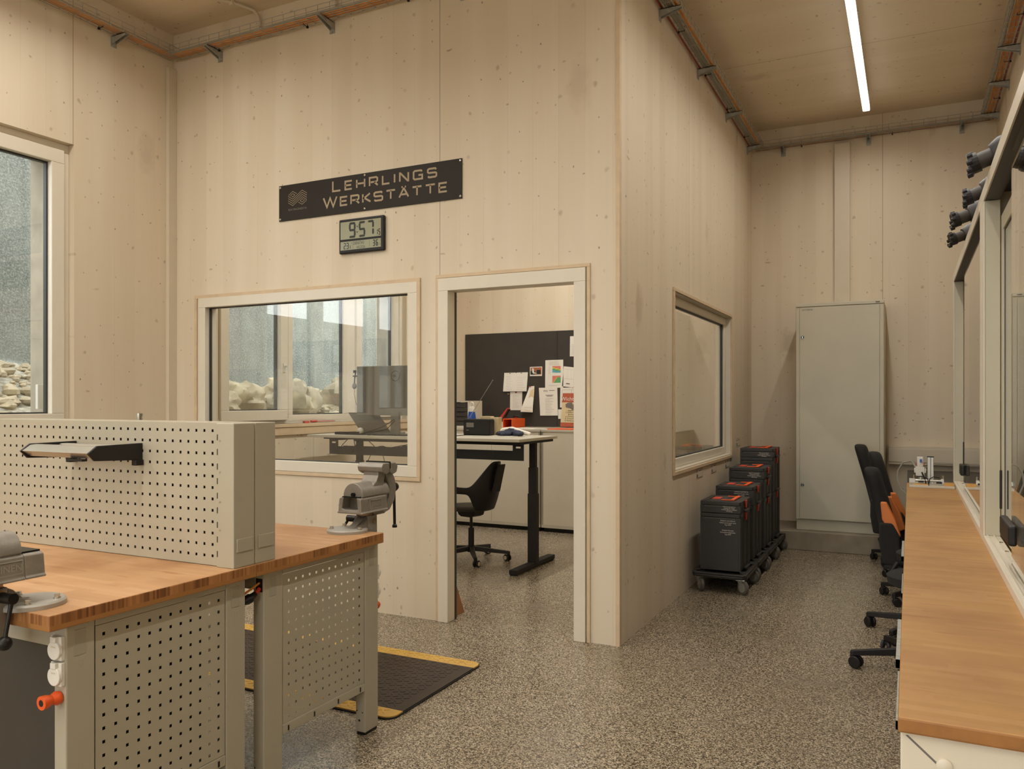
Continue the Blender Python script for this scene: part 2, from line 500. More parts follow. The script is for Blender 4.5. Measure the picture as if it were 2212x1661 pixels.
# end grain boards at the outer corner
S('trim_1', MB().box(-.021, .003, -.004, .0, 0, H).box(.0, .003, .0, .03, 0, H), 'wood_trim', bevel=.001)
S('wall_back', MB().box(-3.95, 2.4, 4.25, 4.45, 0, H), 'wood_x')
S('wall_right', MB().box(2.2, 2.4, -9.2, 4.25, 0, H), 'wood_y')
m = MB(); pierced(m, -3.95, 2.4, 0, H, [(-3.1, 1.9, .75, 3.5)], lambda a, b, c, d: m.box(a, b, -9.2, -9.0, c, d))
S('wall_rear', m, 'wood_x')
r = bpy.data.objects.new('window_6', None); COL.objects.link(r); r['kind'] = 'structure'; r.location = (-.6, -9.1, .75); ORG[r.name] = Vector(r.location)  # unseen window added behind the camera to bring daylight onto the front wall
m = MB(); ring(m, -3.1, 1.9, .75, 3.5, .09, -9.16, -9.06, 'x')
for k in (1, 2, 3): m.box(-3.1+1.25*k-.06, -3.1+1.25*k+.06, -9.15, -9.07, .84, 3.41)
m.build('window_frame', 'frame', r)
MB().box(-3.02, 1.82, -9.115, -9.11, .83, 3.42).build('pane', 'glass_sash', r)
S('added_ground', MB().box(-14, 14, -30, -9.25, -.3, -.1), 'concrete')  # unseen slab added outside to cut sky light from below the horizon
OPL = [(-8.0, -5.4, 1.19, 3.13), (-3.36, -.82, 1.19, 3.13), (.44, 3.18, 1.19, 3.13)]
m = MB(); pierced(m, -9.2, 4.45, 0, H, OPL, lambda a, b, c, d: m.box(-3.92, -3.58, a, b, c, d))
S('wall_left', m, 'wood_y')
S('trim_2', MB().box(.012, 2.2, 3.58, 4.25, 0, .175), 'concrete_in', bevel=.006)

def ext_window(n, y0, y1, panes, sill=True, z0=1.19, z1=3.13):
    """panes: (glass_y0, glass_y1, opening sash?)"""
    root = bpy.data.objects.new('window_%d' % n, None); COL.objects.link(root); root['kind'] = 'structure'
    root.location = (-3.66, (y0+y1)/2, z0); ORG[root.name] = Vector(root.location)
    m = MB(); ring(m, y0, y1, z0, z1, .055, -3.70, -3.635, 'y')
    # mullions
    for a, b in zip(panes, panes[1:]):
        m.box(-3.70, -3.637, a[1]+.06, b[0]-.06, z0+.055, z1-.055)
    m.build('window_frame', 'frame', root, bevel=.003)
    m = MB(); ring(m, y0, y1, z0, z1, .075, -3.93, -3.702, 'y'); m.build('outer_lining', 'post_wood', root)
    for a, b, op in panes:
        zg0, zg1 = (z0+.125, z1-.14) if op else (z0+.08, z1-.09)
        w = .09 if op else .06
        x0, x1 = (-3.69, -3.612) if op else (-3.69, -3.634)
        s = MB(); ring(s, a-w, b+w, zg0-w, zg1+w, w, x0, x1, 'y')
        sash = s.build('sash', 'frame', root, bevel=.004)
        g = MB(); ring(g, a-.001, b+.001, zg0-.001, zg1+.001, .011, -3.688, -3.655, 'y')
        g.build('gasket', 'gasket', sash)
        MB().box(-3.668, -3.664, a, b, zg0, zg1).build('pane', 'glass_sash', sash)
        if abs(op) > .5:
            h = MB(); side = (b+w*.5) if op > 0 else (a-w*.5)
            h.box(-3.612, -3.604, side-.015, side+.015, 1.66, 1.74)
            h.cyl((-3.606, side, 1.715), (-3.565, side, 1.715), .009)
            h.tube([(-3.567, side, 1.722), (-3.562, side+.002, 1.69), (-3.560, side+.004, 1.64), (-3.563, side+.003, 1.595)], .010, 10)
            h.build('window_handle', 'white', sash, smooth=True)
    if sill:
        MB().box(-3.634, -3.555, y0, y1, z0-.03, z0).build('window_sill', 'wood_trim', root, bevel=.003)
        MB().box(-3.58, -3.562, y0-.02, y1+.02, z0-.10, z0-.031).build('apron_board', 'wood_trim', root, bevel=.002)
    return root
w1 = ext_window(1, -3.36, -.82, [(-3.2, -2.63, -1), (-2.45, -1.74, 0), (-1.57, -.955, 0.001)])
w4 = ext_window(4, .44, 3.18, [(.593, 1.204, 1), (1.387, 2.133, 0), (2.41, 2.983, -1)])
w5 = ext_window(5, -8.0, -5.4, [(-7.85, -7.25, 1), (-7.07, -6.35, 0), (-6.17, -5.55, -1)])

# interior window in the front wall
def int_root(name, loc):
    r = bpy.data.objects.new(name, None); COL.objects.link(r); r['kind'] = 'structure'; r.location = loc; ORG[r.name] = Vector(loc); return r
r = int_root('window_2', (-2.3, 0, .9))
m = MB(); ring(m, -3.349, -1.337, .88, 2.191, .0245, -.012, -.001, 'x'); m.build('casing', 'wood_trim', r, bevel=.002)
m = MB(); ring(m, -3.309, -1.361, .906, 2.169, .072, -.012, .1, 'x'); m.build('window_frame', 'frame', r, bevel=.003)
m = MB(); ring(m, -3.237, -1.433+.018, .978, 2.097, .006, .030, .052, 'x'); m.build('gasket', 'gasket', r)
MB().box(-3.235, -1.417, .038, .043, .98, 2.095).build('pane', 'glass', r)
# sliding door frame
r = int_root('door_1', (-.7, 0, 0))
m = MB(); ring(m, -1.219, -.174, 0, 2.197, .0205, -.012, -.001, 'x', bottom=False); m.build('casing', 'wood_trim', r, bevel=.002)
m = MB(); ring(m, -1.199, -.201, 0.0, 2.174, .0725, -.018, .07, 'x', bottom=False, wt=.08); m.build('door_frame', 'frame', r, bevel=.003)
MB().box(-1.199, -1.129, .071, .1, 0, 2.174).build('gap_shade_strip', 'gasket', r)  # dark strip stands for the shade in the sliding door's pocket gap
MB().box(-.272, -.201, .071, .1, 0, 2.174).box(-1.129, -.272, .071, .1, 2.094, 2.174).build('rear_frame', 'frame', r)
# interior window in the side wall
r = int_root('window_3', (0, 2.17, .9))
m = MB(); ring(m, 1.143, 3.195, .876, 2.194, .026, .001, .013, 'y'); m.build('casing', 'wood_trim', r, bevel=.002)
m = MB(); ring(m, 1.166, 3.179, .901, 2.174, .012, -.1, .0, 'y'); m.build('reveal', 'frame', r)
m = MB(); ring(m, 1.179, 3.166, .914, 2.161, .066, -.095, -.045, 'y'); m.build('window_frame', 'frame', r, bevel=.004)
m = MB(); ring(m, 1.246, 3.099, .981, 2.094, .008, -.085, -.06, 'y'); m.build('gasket', 'gasket', r)
MB().box(-.075, -.070, 1.25, 3.095, .985, 2.09).build('pane', 'glass', r)

# ------------------------------------------------------------ outside: retaining wall, rubble, boulders
S('wall_retaining', MB().box(-7.2, -6.6, -2.0, 13, 0, 6.2).box(-7.2, -6.6, -14, -2.0, 0, 2.62), 'concrete')
def gz(x, y):
    t_ = max(0, min(1, (-3.95-x)/2.65))
    top = 1.56 + .28*max(0, min(1, (2.6-y)/2.4))
    return .98+(top-.98)*t_**1.15
m = MB(); nx, ny = 40, 200; rr = random.Random(3)
vs = []
for i in range(nx+1):
    for j in range(ny+1):
        x = -3.93-2.655*i/nx; y = -12+24*j/ny
        vs.append((x, y, gz(x, y)+rr.uniform(-.02, .02)))
m.add(vs, [(i*(ny+1)+j, (i+1)*(ny+1)+j, (i+1)*(ny+1)+j+1, i*(ny+1)+j+1) for i in range(nx) for j in range(ny)])
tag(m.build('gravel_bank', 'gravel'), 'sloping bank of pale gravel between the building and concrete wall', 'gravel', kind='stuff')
import mathutils.noise as mn
def rock_mesh(mb, c, r, seed, n=16, mm=10, amp=.35):
    b = len(mb.v)
    mb.ball(c, r, n, mm)
    rot = Matrix.Rotation(seed*1.3, 3, 'Z') @ Matrix.Rotation(seed*.7, 3, 'X')
    C = Vector(c)
    for i in range(b, len(mb.v)):
        d = mb.v[i]-C
        q = rot @ (d.normalized())
        k = 1+amp*mn.noise(q*1.6+Vector((seed*3.1, 0, 0)))+amp*.45*mn.noise(q*4.2+Vector((0, seed*2.3, 0)))+amp*.2*mn.noise(q*11+Vector((0, 0, seed)))
        mb.v[i] = C+d*k
m = MB(); rr = random.Random(11)
for i in range(1500):
    y = rr.uniform(-2.2, 6.4); t_ = rr.random()**.8; x = -4.1-2.36*t_
    r_ = rr.uniform(.02, .075)
    rock_mesh(m, (x, y, gz(x, y)+r_*.25), (r_*rr.uniform(.8, 1.5), r_*rr.uniform(.8, 1.5), r_*.75), i, 7, 5, .4)
tag(m.build('rubble', 'rock'), 'loose pale rubble stones scattered over the gravel bank', 'rubble', kind='stuff')
BO = [(-5.3, 3.15, .33, 'largest cream boulder with a smooth face, behind the left office pane'),
      (-5.25, 2.25, .27, 'rounded cream boulder at the left end of the boulder row outside'),
      (-5.0, 1.72, .22, 'small pale boulder partly hidden by the office window frame'),
      (-5.35, 4.75, .42, 'broad cream boulder outside the middle office pane'),
      (-5.5, 5.75, .30, 'right-hand cream boulder outside the middle office pane'),
      (-5.7, 2.55, .2, 'small cream boulder perched above the rounded boulder outside'),
      (-5.9, -.28, .20, 'upper pale boulder in the rubble outside the left window'),
      (-5.6, -.42, .18, 'lower pale boulder in the rubble outside the left window')]
for i, (x, y, r_, lb) in enumerate(BO):
    m = MB(); rock_mesh(m, (x, y, gz(x, y)+r_*.45), (r_*1.0, r_*1.35, r_*.85), 3+i*2.7, 36, 24, .42)
    tag(m.build('boulder', 'rock', smooth=True), lb, 'boulder', 'boulders outside the windows')

# ------------------------------------------------------------ ducts and conduits
tag(MB().box(-3.579, -3.545, -.075, -.001, 0, 3.93).build('cable_duct', 'duct', bevel=.002), 'white vertical cable duct in the corner left of the interior window', 'cable duct', 'vertical cable ducts')
tag(MB().box(.81, .952, 4.20, 4.249, .18, 3.95).build('cable_duct', 'duct', bevel=.002), 'white vertical cable duct above the grey switch cabinet', 'cable duct', 'vertical cable ducts')
t = thing('wall_trunking', 'wide light grey trunking along the back wall beside the grey cabinet', 'trunking', (1.75, 4.2, .8))
MB().box(1.30, 2.19, 4.17, 4.249, .79, .965).build('channel', 'duct', t, bevel=.003)
MB().box(1.30, 2.19, 4.163, 4.169, .815, .94).build('lid', 'duct', t, bevel=.002)
t = thing('conduit', 'white plastic conduit bending down from ceiling to cable tray near the left corner', 'conduit', (-2.69, -.03, 4.0))
MB().tube([(-3.3, -1.3, 4.18), (-2.72, -.12, 4.18), (-2.70, -.07, 4.175), (-2.69, -.035, 4.15), (-2.69, -.022, 4.10), (-2.69, -.022, 4.03)], .011, 10).build('pipe', 'duct', t, smooth=True)
MB().box(-2.705, -2.675, -.04, -.001, 4.06, 4.075).box(-2.78, -2.75, -.22, -.19, 4.165, 4.199).build('clip', 'duct', t)
t = thing('conduit', 'short white conduit dropping into the cable tray above the dark sign', 'conduit', (-2.0, -.03, 4.0))
MB().tube([(-2.01, -.9, 4.185), (-2.01, -.1, 4.185), (-2.01, -.04, 4.16), (-2.01, -.022, 4.11), (-2.01, -.022, 4.02)], .011, 10).build('pipe', 'duct', t, smooth=True)

# ------------------------------------------------------------ cable trays
def tray(label, o, d, n, L, brs, clabel, cables, ext=0):
    o = Vector(o); d = Vector(d); n = Vector(n)
    P_ = lambda s, k, z: o+d*s+n*k+Vector((0, 0, z-o.z))
    T = thing('cable_tray', label, 'cable tray', tuple(o), group='wire cable trays under the ceiling')
    m = MB(); r_ = .0024
    for k, z in ((.03, 3.985), (.055, 3.985), (.08, 3.985), (.105, 3.985), (.13, 3.985), (.13, 4.018), (.13, 4.05), (.03, 4.02), (.03, 4.05)):
        m.tube([P_(0, k, z), P_(L, k, z)], r_, 5)
    i = .05
    while i < L:
        m.tube([P_(i, .03, 4.05), P_(i, .03, 3.985), P_(i, .13, 3.985), P_(i, .13, 4.05)], r_, 5); i += .1
    m.build('wire_basket', 'wire', T)
    for b in brs:
        m = MB()
        q = d*.016
        poly = [(.002, 3.925), (.002, 3.981), (.145, 3.981), (.145, 3.966)]
        for sgn in (-1, 1):
            m.prism(poly, lambda a, z, s=sgn: P_(b, a, z)+q*s, lambda a, z, s=sgn: P_(b, a, z)+q*s*.8)
        m.prism([(.002, 3.976), (.002, 3.981), (.145, 3.981), (.145, 3.976)], lambda a, z: P_(b, a, z)-q, lambda a, z: P_(b, a, z)+q)
        m.prism([(.001, 3.905), (.001, 3.981), (.006, 3.981), (.006, 3.905)], lambda a, z: P_(b, a, z)-d*.022, lambda a, z: P_(b, a, z)+d*.022)
        m.cyl(P_(b, .006, 3.915), P_(b, .011, 3.915), .008, n=6)
        m.build('bracket', 'galv', T)
    C_ = thing('cable_bundle', clabel, 'cables', tuple(o), group='cable bundles lying in the wire trays')
    rr = random.Random(int(L*100))
    for kind, k0, z0, r2 in cables:
        pts = []; ns = max(3, int(L/.25))
        for j in range(ns+1):
            pts.append(P_(-ext+(L+2*ext)*j/ns, k0+rr.uniform(-.003, .003), z0+rr.uniform(-.0015, .003)))
        MB().tube(pts, r2, 8).build('cable', kind, C_, smooth=True)
    tm = MB(); s_ = .45
    while s_ < L:
        tm.tube([P_(s_, .035, 4.012), P_(s_, .034, 3.979), P_(s_, .075, 3.978), P_(s_, .076, 4.012)], .003, 5)
        tm.box(*sum([[c-.006, c+.006] for c in P_(s_, .034, 3.975)], []))
        s_ += .83
    tm.build('cable_tie', 'black', C_)
    return T
OR = [('cable_orange', .048+.013*i, 3.996, .0066) for i in range(5)]
tray('wire cable tray along the left wall above the tall window', (-3.58, -3.6, 3.98), (0, 1, 0), (1, 0, 0), 3.55, [1.2, 3.08],
     'orange cables in the tray along the left wall', OR)
tray('wire cable tray along the front wall above the dark sign', (-3.52, 0, 3.98), (1, 0, 0), (0, -1, 0), 3.5, [.43, 1.47, 2.5, 3.3],
     'orange cables in the tray above the dark sign', OR+[('cable_grey', .122, 4.0, .007)])
tray('wire cable tray along the side wall above the systainer stacks'.replace('systainer', 'black case'), (0, -.1, 3.98), (0, 1, 0), (1, 0, 0), 4.28, [.92, 1.98, 3.05, 4.1],
     'orange and grey cables in the tray along the side wall', [('cable_grey', .042+.0095*i, 3.994, .0046) for i in range(6)]+[('cable_orange', .105+.012*i, 3.997, .0062) for i in range(2)]+[('cable_red', .02, 3.99, .008)])
tray('wire cable tray along the back wall above the switch cabinet', (.05, 4.25, 3.98), (1, 0, 0), (0, -1, 0), 2.1, [.27, 1.07, 1.87],
     'orange and grey cables in the tray along the back wall', [('cable_orange', .05+.013*i, 3.996, .006) for i in range(2)]+[('cable_grey', .085, 3.996, .008), ('cable_grey', .105, 3.996, .006), ('cable_red', .025, 3.99, .005)])
tray('wire cable tray along the right wall above the glass enclosures', (2.2, -1.0, 3.98), (0, 1, 0), (-1, 0, 0), 5.2, [1.3, 2.4, 3.47, 4.2, 5.0],
     'yellowish cables in the tray along the right wall', [('cable_orange', .06+.013*i, 3.996, .006) for i in range(4)]+[('cable_grey', .118, 3.997, .009), ('cable_red', .035, 3.99, .007)])

# ------------------------------------------------------------ line lights
def line_light(x, y0, y1, label, power=1.0):
    T = thing('line_light', label, 'ceiling light', (x, y1, H-.14))
    MB().box(x-.028, x+.028, y0, y1, H-.112, H-.085).build('housing', 'white', T)
    MB().box(x-.03, x+.03, y0, y1-.002, H-.155, H-.1125).build('diffuser', 'tube', T, bevel=.008)
    al = bpy.data.lights.new('tube_light', 'AREA'); al.shape = 'RECTANGLE'; al.size = .055; al.size_y = y1-y0-.02
    al.energy = 15.5*(y1-y0)*power; al.color = (1.0, .955, .88); al.spread = R(158)
    ao = bpy.data.objects.new('tube_light', al); COL.objects.link(ao); ao.parent = T; ao.location = (0, (y0-y1)/2, -.0175)
    y = y1-.35
    m = MB()
    while y > y0+.1:
        m.tube([(x, y, H-.085), (x, y, H)], .003, 6); m.box(x-.04, x+.04, y-.006, y+.006, H-.1, H-.094); y -= 1.6
    m.build('hanger', 'wire', T)
line_light(1.125, -2.6, 3.65, 'long glowing linear ceiling light over the right aisle', .48)
line_light(1.125, -8.2, -4.6, 'added unseen linear ceiling light over the rear right of the workshop', .7)  # unseen lamp added behind the camera for more light on the front wall
line_light(-2.75, -8.2, -.75, 'linear ceiling light over the benches beside the left windows', .65)
line_light(-.85, -8.2, -1.9, 'added unseen linear ceiling light over the middle of the workshop', .85)  # unseen lamp added overhead to brighten the front wall
line_light(-1.85, .5, 3.7, 'linear ceiling light inside the small office', 1.35)

# ------------------------------------------------------------ sign
FX = lambda x0, z0, y: (lambda u, v: (x0+u, y, z0+v))
T = thing('sign_board', 'dark rectangular sign reading Lehrlings Werkstätte above the digital clock', 'sign', (-1.774, 0, 2.667))
MB().box(-2.519, -1.028, -.008, -.001, 2.667, 2.918).build('plate', 'sign', T, bevel=.0008)
G = {'L': (.72, [[(0, 1), (0, 0), (.72, 0)]]), 'E': (.74, [[(.74, 1), (0, 1), (0, 0), (.74, 0)], [(0, .5), (.66, .5)]]),
     'H': (.86, [[(0, 0), (0, 1)], [(.86, 0), (.86, 1)], [(0, .5), (.86, .5)]]),
     'R': (.86, [[(0, 0), (0, 1), (.72, 1), (.84, .88), (.84, .56), (.72, .44), (.12, .44)], [(.5, .44), (.88, 0)]]),
     'I': (.0, [[(0, 0), (0, 1)]]), 'N': (.88, [[(0, 0), (0, 1), (.06, 1), (.82, 0), (.88, 0), (.88, 1)]]),
     'G': (.9, [[(.86, .86), (.76, 1), (.12, 1), (0, .88), (0, .12), (.12, 0), (.88, 0), (.88, .46), (.5, .46)]]),
     'S': (.86, [[(.84, .86), (.74, 1), (.12, 1), (0, .9), (0, .62), (.1, .52), (.76, .5), (.86, .4), (.86, .1), (.76, 0), (.12, 0), (.02, .14)]]),
     'W': (1.3, [[(0, 1), (.34, 0), (.65, .92), (.96, 0), (1.3, 1)]]), 'K': (.8, [[(0, 0), (0, 1)], [(.76, 1), (.16, .52), (.82, 0)], [(0, .52), (.16, .52)]]),
     'T': (.9, [[(0, 1), (.9, 1)], [(.45, 1), (.45, 0)]]), 'A': (.94, [[(0, 0), (.44, 1), (.5, 1), (.94, 0)], [(.2, .32), (.74, .32)]]),
     'Ä': (.94, [[(0, 0), (.44, 1), (.5, 1), (.94, 0)], [(.2, .32), (.74, .32)], [(.24, 1.2), (.36, 1.2)], [(.58, 1.2), (.70, 1.2)]]),
     'M': (1.0, [[(0, 0), (0, 1), (.5, .3), (1, 1), (1, 0)]]), 'D': (.8, [[(0, 0), (0, 1), (.65, 1), (.8, .8), (.8, .2), (.65, 0), (0, 0)]])}
def letters(m, s_, x0, x1, z, h, th, h1=None, y=-.0092, gap=.27):
    h1 = h1 or h
    hs = [h1 if i == 0 else h for i in range(len(s_))]
    WX = 1.13
    adv = sum((G[c][0])*WX*hh if c != ' ' else .3*hh for c, hh in zip(s_, hs))
    g = (x1-x0-adv)/(len(s_)-1)
    x = x0
    for c, hh in zip(s_, hs):
        if c != ' ':
            for st in G[c][1]:
                st2 = [(a*hh*WX, th/2+b*(hh-th)) for a, b in st]
                m.ribbon(st2, th, FX(x, z, y))
            x += G[c][0]*hh*WX+g
        else: x += .3*hh+g
m = MB()
letters(m, 'LEHRLINGS', -2.040, -1.214, 2.820, .066, .0122, .079)
letters(m, 'WERKSTÄTTE', -2.120, -1.137, 2.717, .067, .0122, .077)
m.build('lettering', 'cutout', T, label='letters Lehrlings Werkstätte in pale tan')
m = MB()
lx0, lw, lz0, lh = -2.434, .168, 2.765, .108
def LG(u, v): return (lx0+u*lw, -.0092, lz0+v*lh)
for a in (.22, .36, .50, .64):
    m.ribbon([(0, a+.02), (.25, a-.2), (.75, a+.3), (1, a+.07)], .024, lambda u, v: LG(u, v))
m.ribbon([(.02, .72), (.25, .94), (.46, .76)], .024, LG); m.ribbon([(.10, .66), (.25, .80), (.36, .70), (.25, .58), (.18, .64)], .024, LG)
m.ribbon([(.98, .24), (.75, .03), (.54, .20)], .024, LG); m.ribbon([(.90, .31), (.75, .17), (.64, .27), (.75, .39), (.82, .33)], .024, LG)
m.build('emblem', 'cutout', T)
m = MB(); m.text('RHI MAGNESITA', lambda u, v: (-2.35+u*1.08, -.0092, 2.733+v), .021)
m.build('small_lettering', 'grey_plastic', T, label='faint small letters under the emblem')
for x in (-2.507, -1.774, -1.040):
    for z in (2.681, 2.904):
        MB().ball((x, -.009, z), (.0085, .0045, .0085), 12, 6).cyl((x, -.0135, z), (x, -.0142, z), .0035, n=6).build('screw', 'chrome', T, smooth=True)

# ------------------------------------------------------------ clock
T = thing('digital_clock', 'black digital wall clock showing 9:57 under the dark sign', 'clock', (-1.79, 0, 2.389))
cx0, cz1, cw, ch = -1.976, 2.621, .369, .232
CK = lambda y: (lambda u, v: (cx0+u*cw, y, cz1-v*ch))
MB().box(cx0, cx0+cw, -.026, -.001, cz1-ch, cz1).build('case', 'black', T, bevel=.009, seg=3)
MB().box(cx0+.016, cx0+cw-.022, -.0275, -.0262, cz1-.59*ch, cz1-.085*ch).build('display', 'lcd', T)
MB().box(cx0+.016, cx0+cw-.022, -.0275, -.0262, cz1-.90*ch, cz1-.655*ch).build('display', 'lcd', T)
SEG = {'0': 'abcdef', '1': 'bc', '2': 'abged', '3': 'abgcd', '4': 'fgbc', '5': 'afgcd', '6': 'afgcde', '7': 'abc', '8': 'abcdefg', '9': 'abcdfg'}
def seg7(m, ch_, x, z, w, h, t_, y):
    """x, z = lower left corner"""
    g = t_*.12; k = t_*.5
    def hor(zc): m.prism([(x+g, zc), (x+k+g, zc+k), (x+w-k-g, zc+k), (x+w-g, zc), (x+w-k-g, zc-k), (x+k+g, zc-k)], lambda a, b: (a, y, b), lambda a, b: (a, y-.0003, b))
    def ver(xc, z0, z1): m.prism([(xc, z0+g), (xc-k, z0+k+g), (xc-k, z1-k-g), (xc, z1-g), (xc+k, z1-k-g), (xc+k, z0+k+g)], lambda a, b: (a, y, b), lambda a, b: (a, y-.0003, b))
    for s_ in SEG[ch_]:
        if s_ == 'a': hor(z+h-k)
        if s_ == 'g': hor(z+h/2)
        if s_ == 'd': hor(z+k)
        if s_ == 'f': ver(x+k, z+h/2, z+h-k)
        if s_ == 'b': ver(x+w-k, z+h/2, z+h-k)
        if s_ == 'e': ver(x+k, z+k, z+h/2)
        if s_ == 'c': ver(x+w-k, z+k, z+h/2)
m = MB(); yy = -.0278
def s7(c, u0, u1, v0, v1, t_): seg7(m, c, cx0+u0*cw, cz1-v1*ch, (u1-u0)*cw, (v1-v0)*ch, t_, yy)
s7('9', .235, .385, .115, .565, .0145); s7('5', .455, .60, .115, .565, .0145); s7('7', .65, .79, .115, .565, .0145)
for v in (.25, .41): m.cyl((cx0+.42*cw, yy, cz1-v*ch), (cx0+.42*cw, yy-.0004, cz1-v*ch), .0048, n=12)
s7('1', .835, .875, .38, .56, .0062); s7('5', .885, .93, .38, .56, .0062)
s7('2', .115, .165, .69, .875, .0058); s7('3', .175, .23, .69, .875, .0058); s7('3', .245, .275, .78, .87, .003)
s7('3', .765, .815, .68, .865, .0068); s7('6', .83, .88, .68, .865, .0068); s7('1', .905, .925, .78, .86, .003)
m.text('DIENSTAG', lambda u, v: (cx0+.455*cw+u*.62, yy, cz1-.765*ch+v), .030)
m.text('4.8.2026', lambda u, v: (cx0+.50*cw+u*.72, yy, cz1-.885*ch+v), .028)
m.box(cx0+.325*cw, cx0+.328*cw, yy-.0002, yy, cz1-.88*ch, cz1-.67*ch).box(cx0+.685*cw, cx0+.688*cw, yy-.0002, yy, cz1-.88*ch, cz1-.67*ch)
m.text('°C', lambda u, v: (cx0+.29*cw+u, yy, cz1-.735*ch+v), .012); m.text('°C', lambda u, v: (cx0+.925*cw+u, yy, cz1-.715*ch+v), .012)
m.build('digits', 'lcd_ink', T)
# ------------------------------------------------------------ the two workbenches
def top_slab(x0, x1, y0, y1, z0, z1, name, parent, mats, bevel=.003):
    m = MB(); b = [(x0,y0,z0),(x1,y0,z0),(x1,y1,z0),(x0,y1,z0),(x0,y0,z1),(x1,y0,z1),(x1,y1,z1),(x0,y1,z1)]
    m.add(b, [(0,3,2,1),(4,5,6,7)]); m.mat(1); m.add(b, [(1,2,6,5),(3,0,4,7)]); m.mat(2); m.add(b, [(0,1,5,4),(2,3,7,6)])
    # weld the three shells
    me = m.build(name, mats, parent, bevel=0)
    import bmesh
    bm = bmesh.new(); bm.from_mesh(me.data); bmesh.ops.remove_doubles(bm, verts=bm.verts, dist=1e-5); bm.to_mesh(me.data); bm.free()
    if bevel:
        q = me.modifiers.new('edge', 'BEVEL'); q.width = bevel; q.segments = 2
    return me
def socket(T, x, y, z, s, ax='y'):
    """round hinged-lid outlet facing s along ax"""
    def F(a, d, c): return (x+a, y+s*d, z+c) if ax == 'y' else (x+s*d, y+a, z+c)
    def bx(m, a0, a1, d0, d1, c0, c1):
        p, q = F(a0, d0, c0), F(a1, d1, c1); m.box(p[0], q[0], p[1], q[1], p[2], q[2])
    m = MB(); bx(m, -.022, .022, 0, .012, -.03, .034)
    m.cyl(F(0, .010, -.003), F(0, .020, -.003), .026, .025, 24)
    bx(m, -.011, .011, .006, .022, .018, .034)
    sk = m.build('socket', 'white', T, smooth=True, bevel=.0015)
    m = MB(); bx(m, -.008, .008, .0201, .0207, .005, .009); m.build('lid_mark', 'duct', sk)
def workbench(label, y0, y1, near):
    T = thing('workbench', label, 'workbench', (-1.27, (y0+y1)/2, 0), group='pair of workbenches back to back')
    x0, x1 = -2.03, -.522
    top_slab(x0, x1, y0, y1, .797, .84, 'worktop', T, ['bamboo_top', 'bamboo_edge', 'bamboo_edge_x'])
    if near: ly = [(-2.96, -2.874), (-2.394, -2.309)]
    else: ly = [(-2.221, -2.126), (-1.634, -1.543)]
    for (a, b) in ly:
        for xa, xb in ((-.606, -.556), (-1.99, -1.94)):
            lg = MB().box(xa, xb, a, b, .012, .797).build('leg', 'steel_white', T, bevel=.004)
            MB().box(xa+.004, xb-.004, a+.004, b-.004, 0, .012).build('foot', 'black', lg)
        c = (a+b)/2
        MB().box(-.5562, -.5545, c-.02, c+.014, .705, .775).build('cover_plate', 'steel_plate', T, bevel=.0006)
        m = MB()
        for z in (.68, .40, .28, .16):
            ring(m, c-.006, c+.006, z-.009, z+.009, .0012, -.5566, -.5556, 'y')
        m.box(-.5562, -.5558, a+.012, a+.018, .05, .056)
        m.build('slot_mark', 'steel_white', T)
        MB().cyl((-.5865, a-.0006, .06), (-.5865, a+.001, .06), .005, n=10).cyl((-.598, a-.0006, .10), (-.598, a+.001, .10), .003, n=8).cyl((-.57, a-.0006, .095), (-.57, a+.001, .095), .003, n=8).build('bolt_hole', 'black', T)
    pa, pb = ly[0][1]+.0015, ly[1][0]-.0015
    MB().box(-.600, -.557, pa, pb, .771, .797).build('upper_rail', 'steel_white', T, bevel=.002)
    lr = MB().box(-.600, -.557, pa, pb, .188, .222).build('lower_rail', 'steel_white', T, bevel=.002)
    m = MB()
    for i in range(4):
        yy = pa+.03+i*(pb-pa-.06)/3; m.box(-.5575, -.5564, yy-.004, yy+.004, .194, .213)
    m.build('slot', 'black', lr)
    m = MB(); n = 12; us = [(pa+pb)/2+(i-(n-1)/2)*.0382 for i in range(n)]; vs_ = [.2455+.0382*j for j in range(14)]
    perf(m, us, vs_, pa+.002, pb-.002, .224, .7695, .0048, lambda u, v, w: (-.5595-w, u, v), .0015)
    m.build('side_panel', 'steel_white', T)
    MB().box(-1.95, -.6, (y0+y1)/2-.3, (y0+y1)/2-.26, .73, .79).box(-1.95, -.6, (y0+y1)/2+.26, (y0+y1)/2+.3, .73, .79).build('long_rail', 'steel_white', T, bevel=.002)
    # upright peg board
    py0, py1 = (-2.387, -2.292) if near else (-2.288, -2.191)
    for xa, xb in ((-.610, -.530), (-1.93, -1.85)):
        p = MB().box(xa, xb, py0, py1, .84, 1.325).build('post', 'steel_white', T, bevel=.003)
        m = MB(); fy = py0-.0004 if near else py1+.0004
        for i in range(9):
            m.box(xa+.004 if xa > -1 else xb-.008, xa+.008 if xa > -1 else xb-.004, fy-.0004, fy+.0004, .875+i*.049, .895+i*.049)
        m.build('slot', 'dark', p)
        m = MB()
        for z in (.965, 1.06, 1.16, 1.265): m.cyl(((xa+.018), fy-.001, z), ((xa+.018), fy+.001, z), .0032, n=10)
        m.build('screw', 'chrome', p)
        if xa > -1:
            q = MB().box(xb, xb+.004, (py0+py1)/2-.036, (py0+py1)/2+.040, .893, .938).build('cover_plate', 'steel_white', p, bevel=.003)
    pf = -2.376 if near else -2.204; sg = 1 if near else -1
    n = 32; us = [-.638-.0382*i for i in range(n)][::-1]; vs_ = [.874+.0386*j for j in range(12)]
    m = MB(); perf(m, us, vs_, -1.85, -.610, .842, 1.325, .0048, lambda u, v, w: (u, pf+sg*w, v), .0015)
    m.box(-1.85, -.61, pf+sg*.0016, pf+sg*.084, 1.3225, 1.325)
    pb_ = m.build('peg_board', 'steel_white', T)
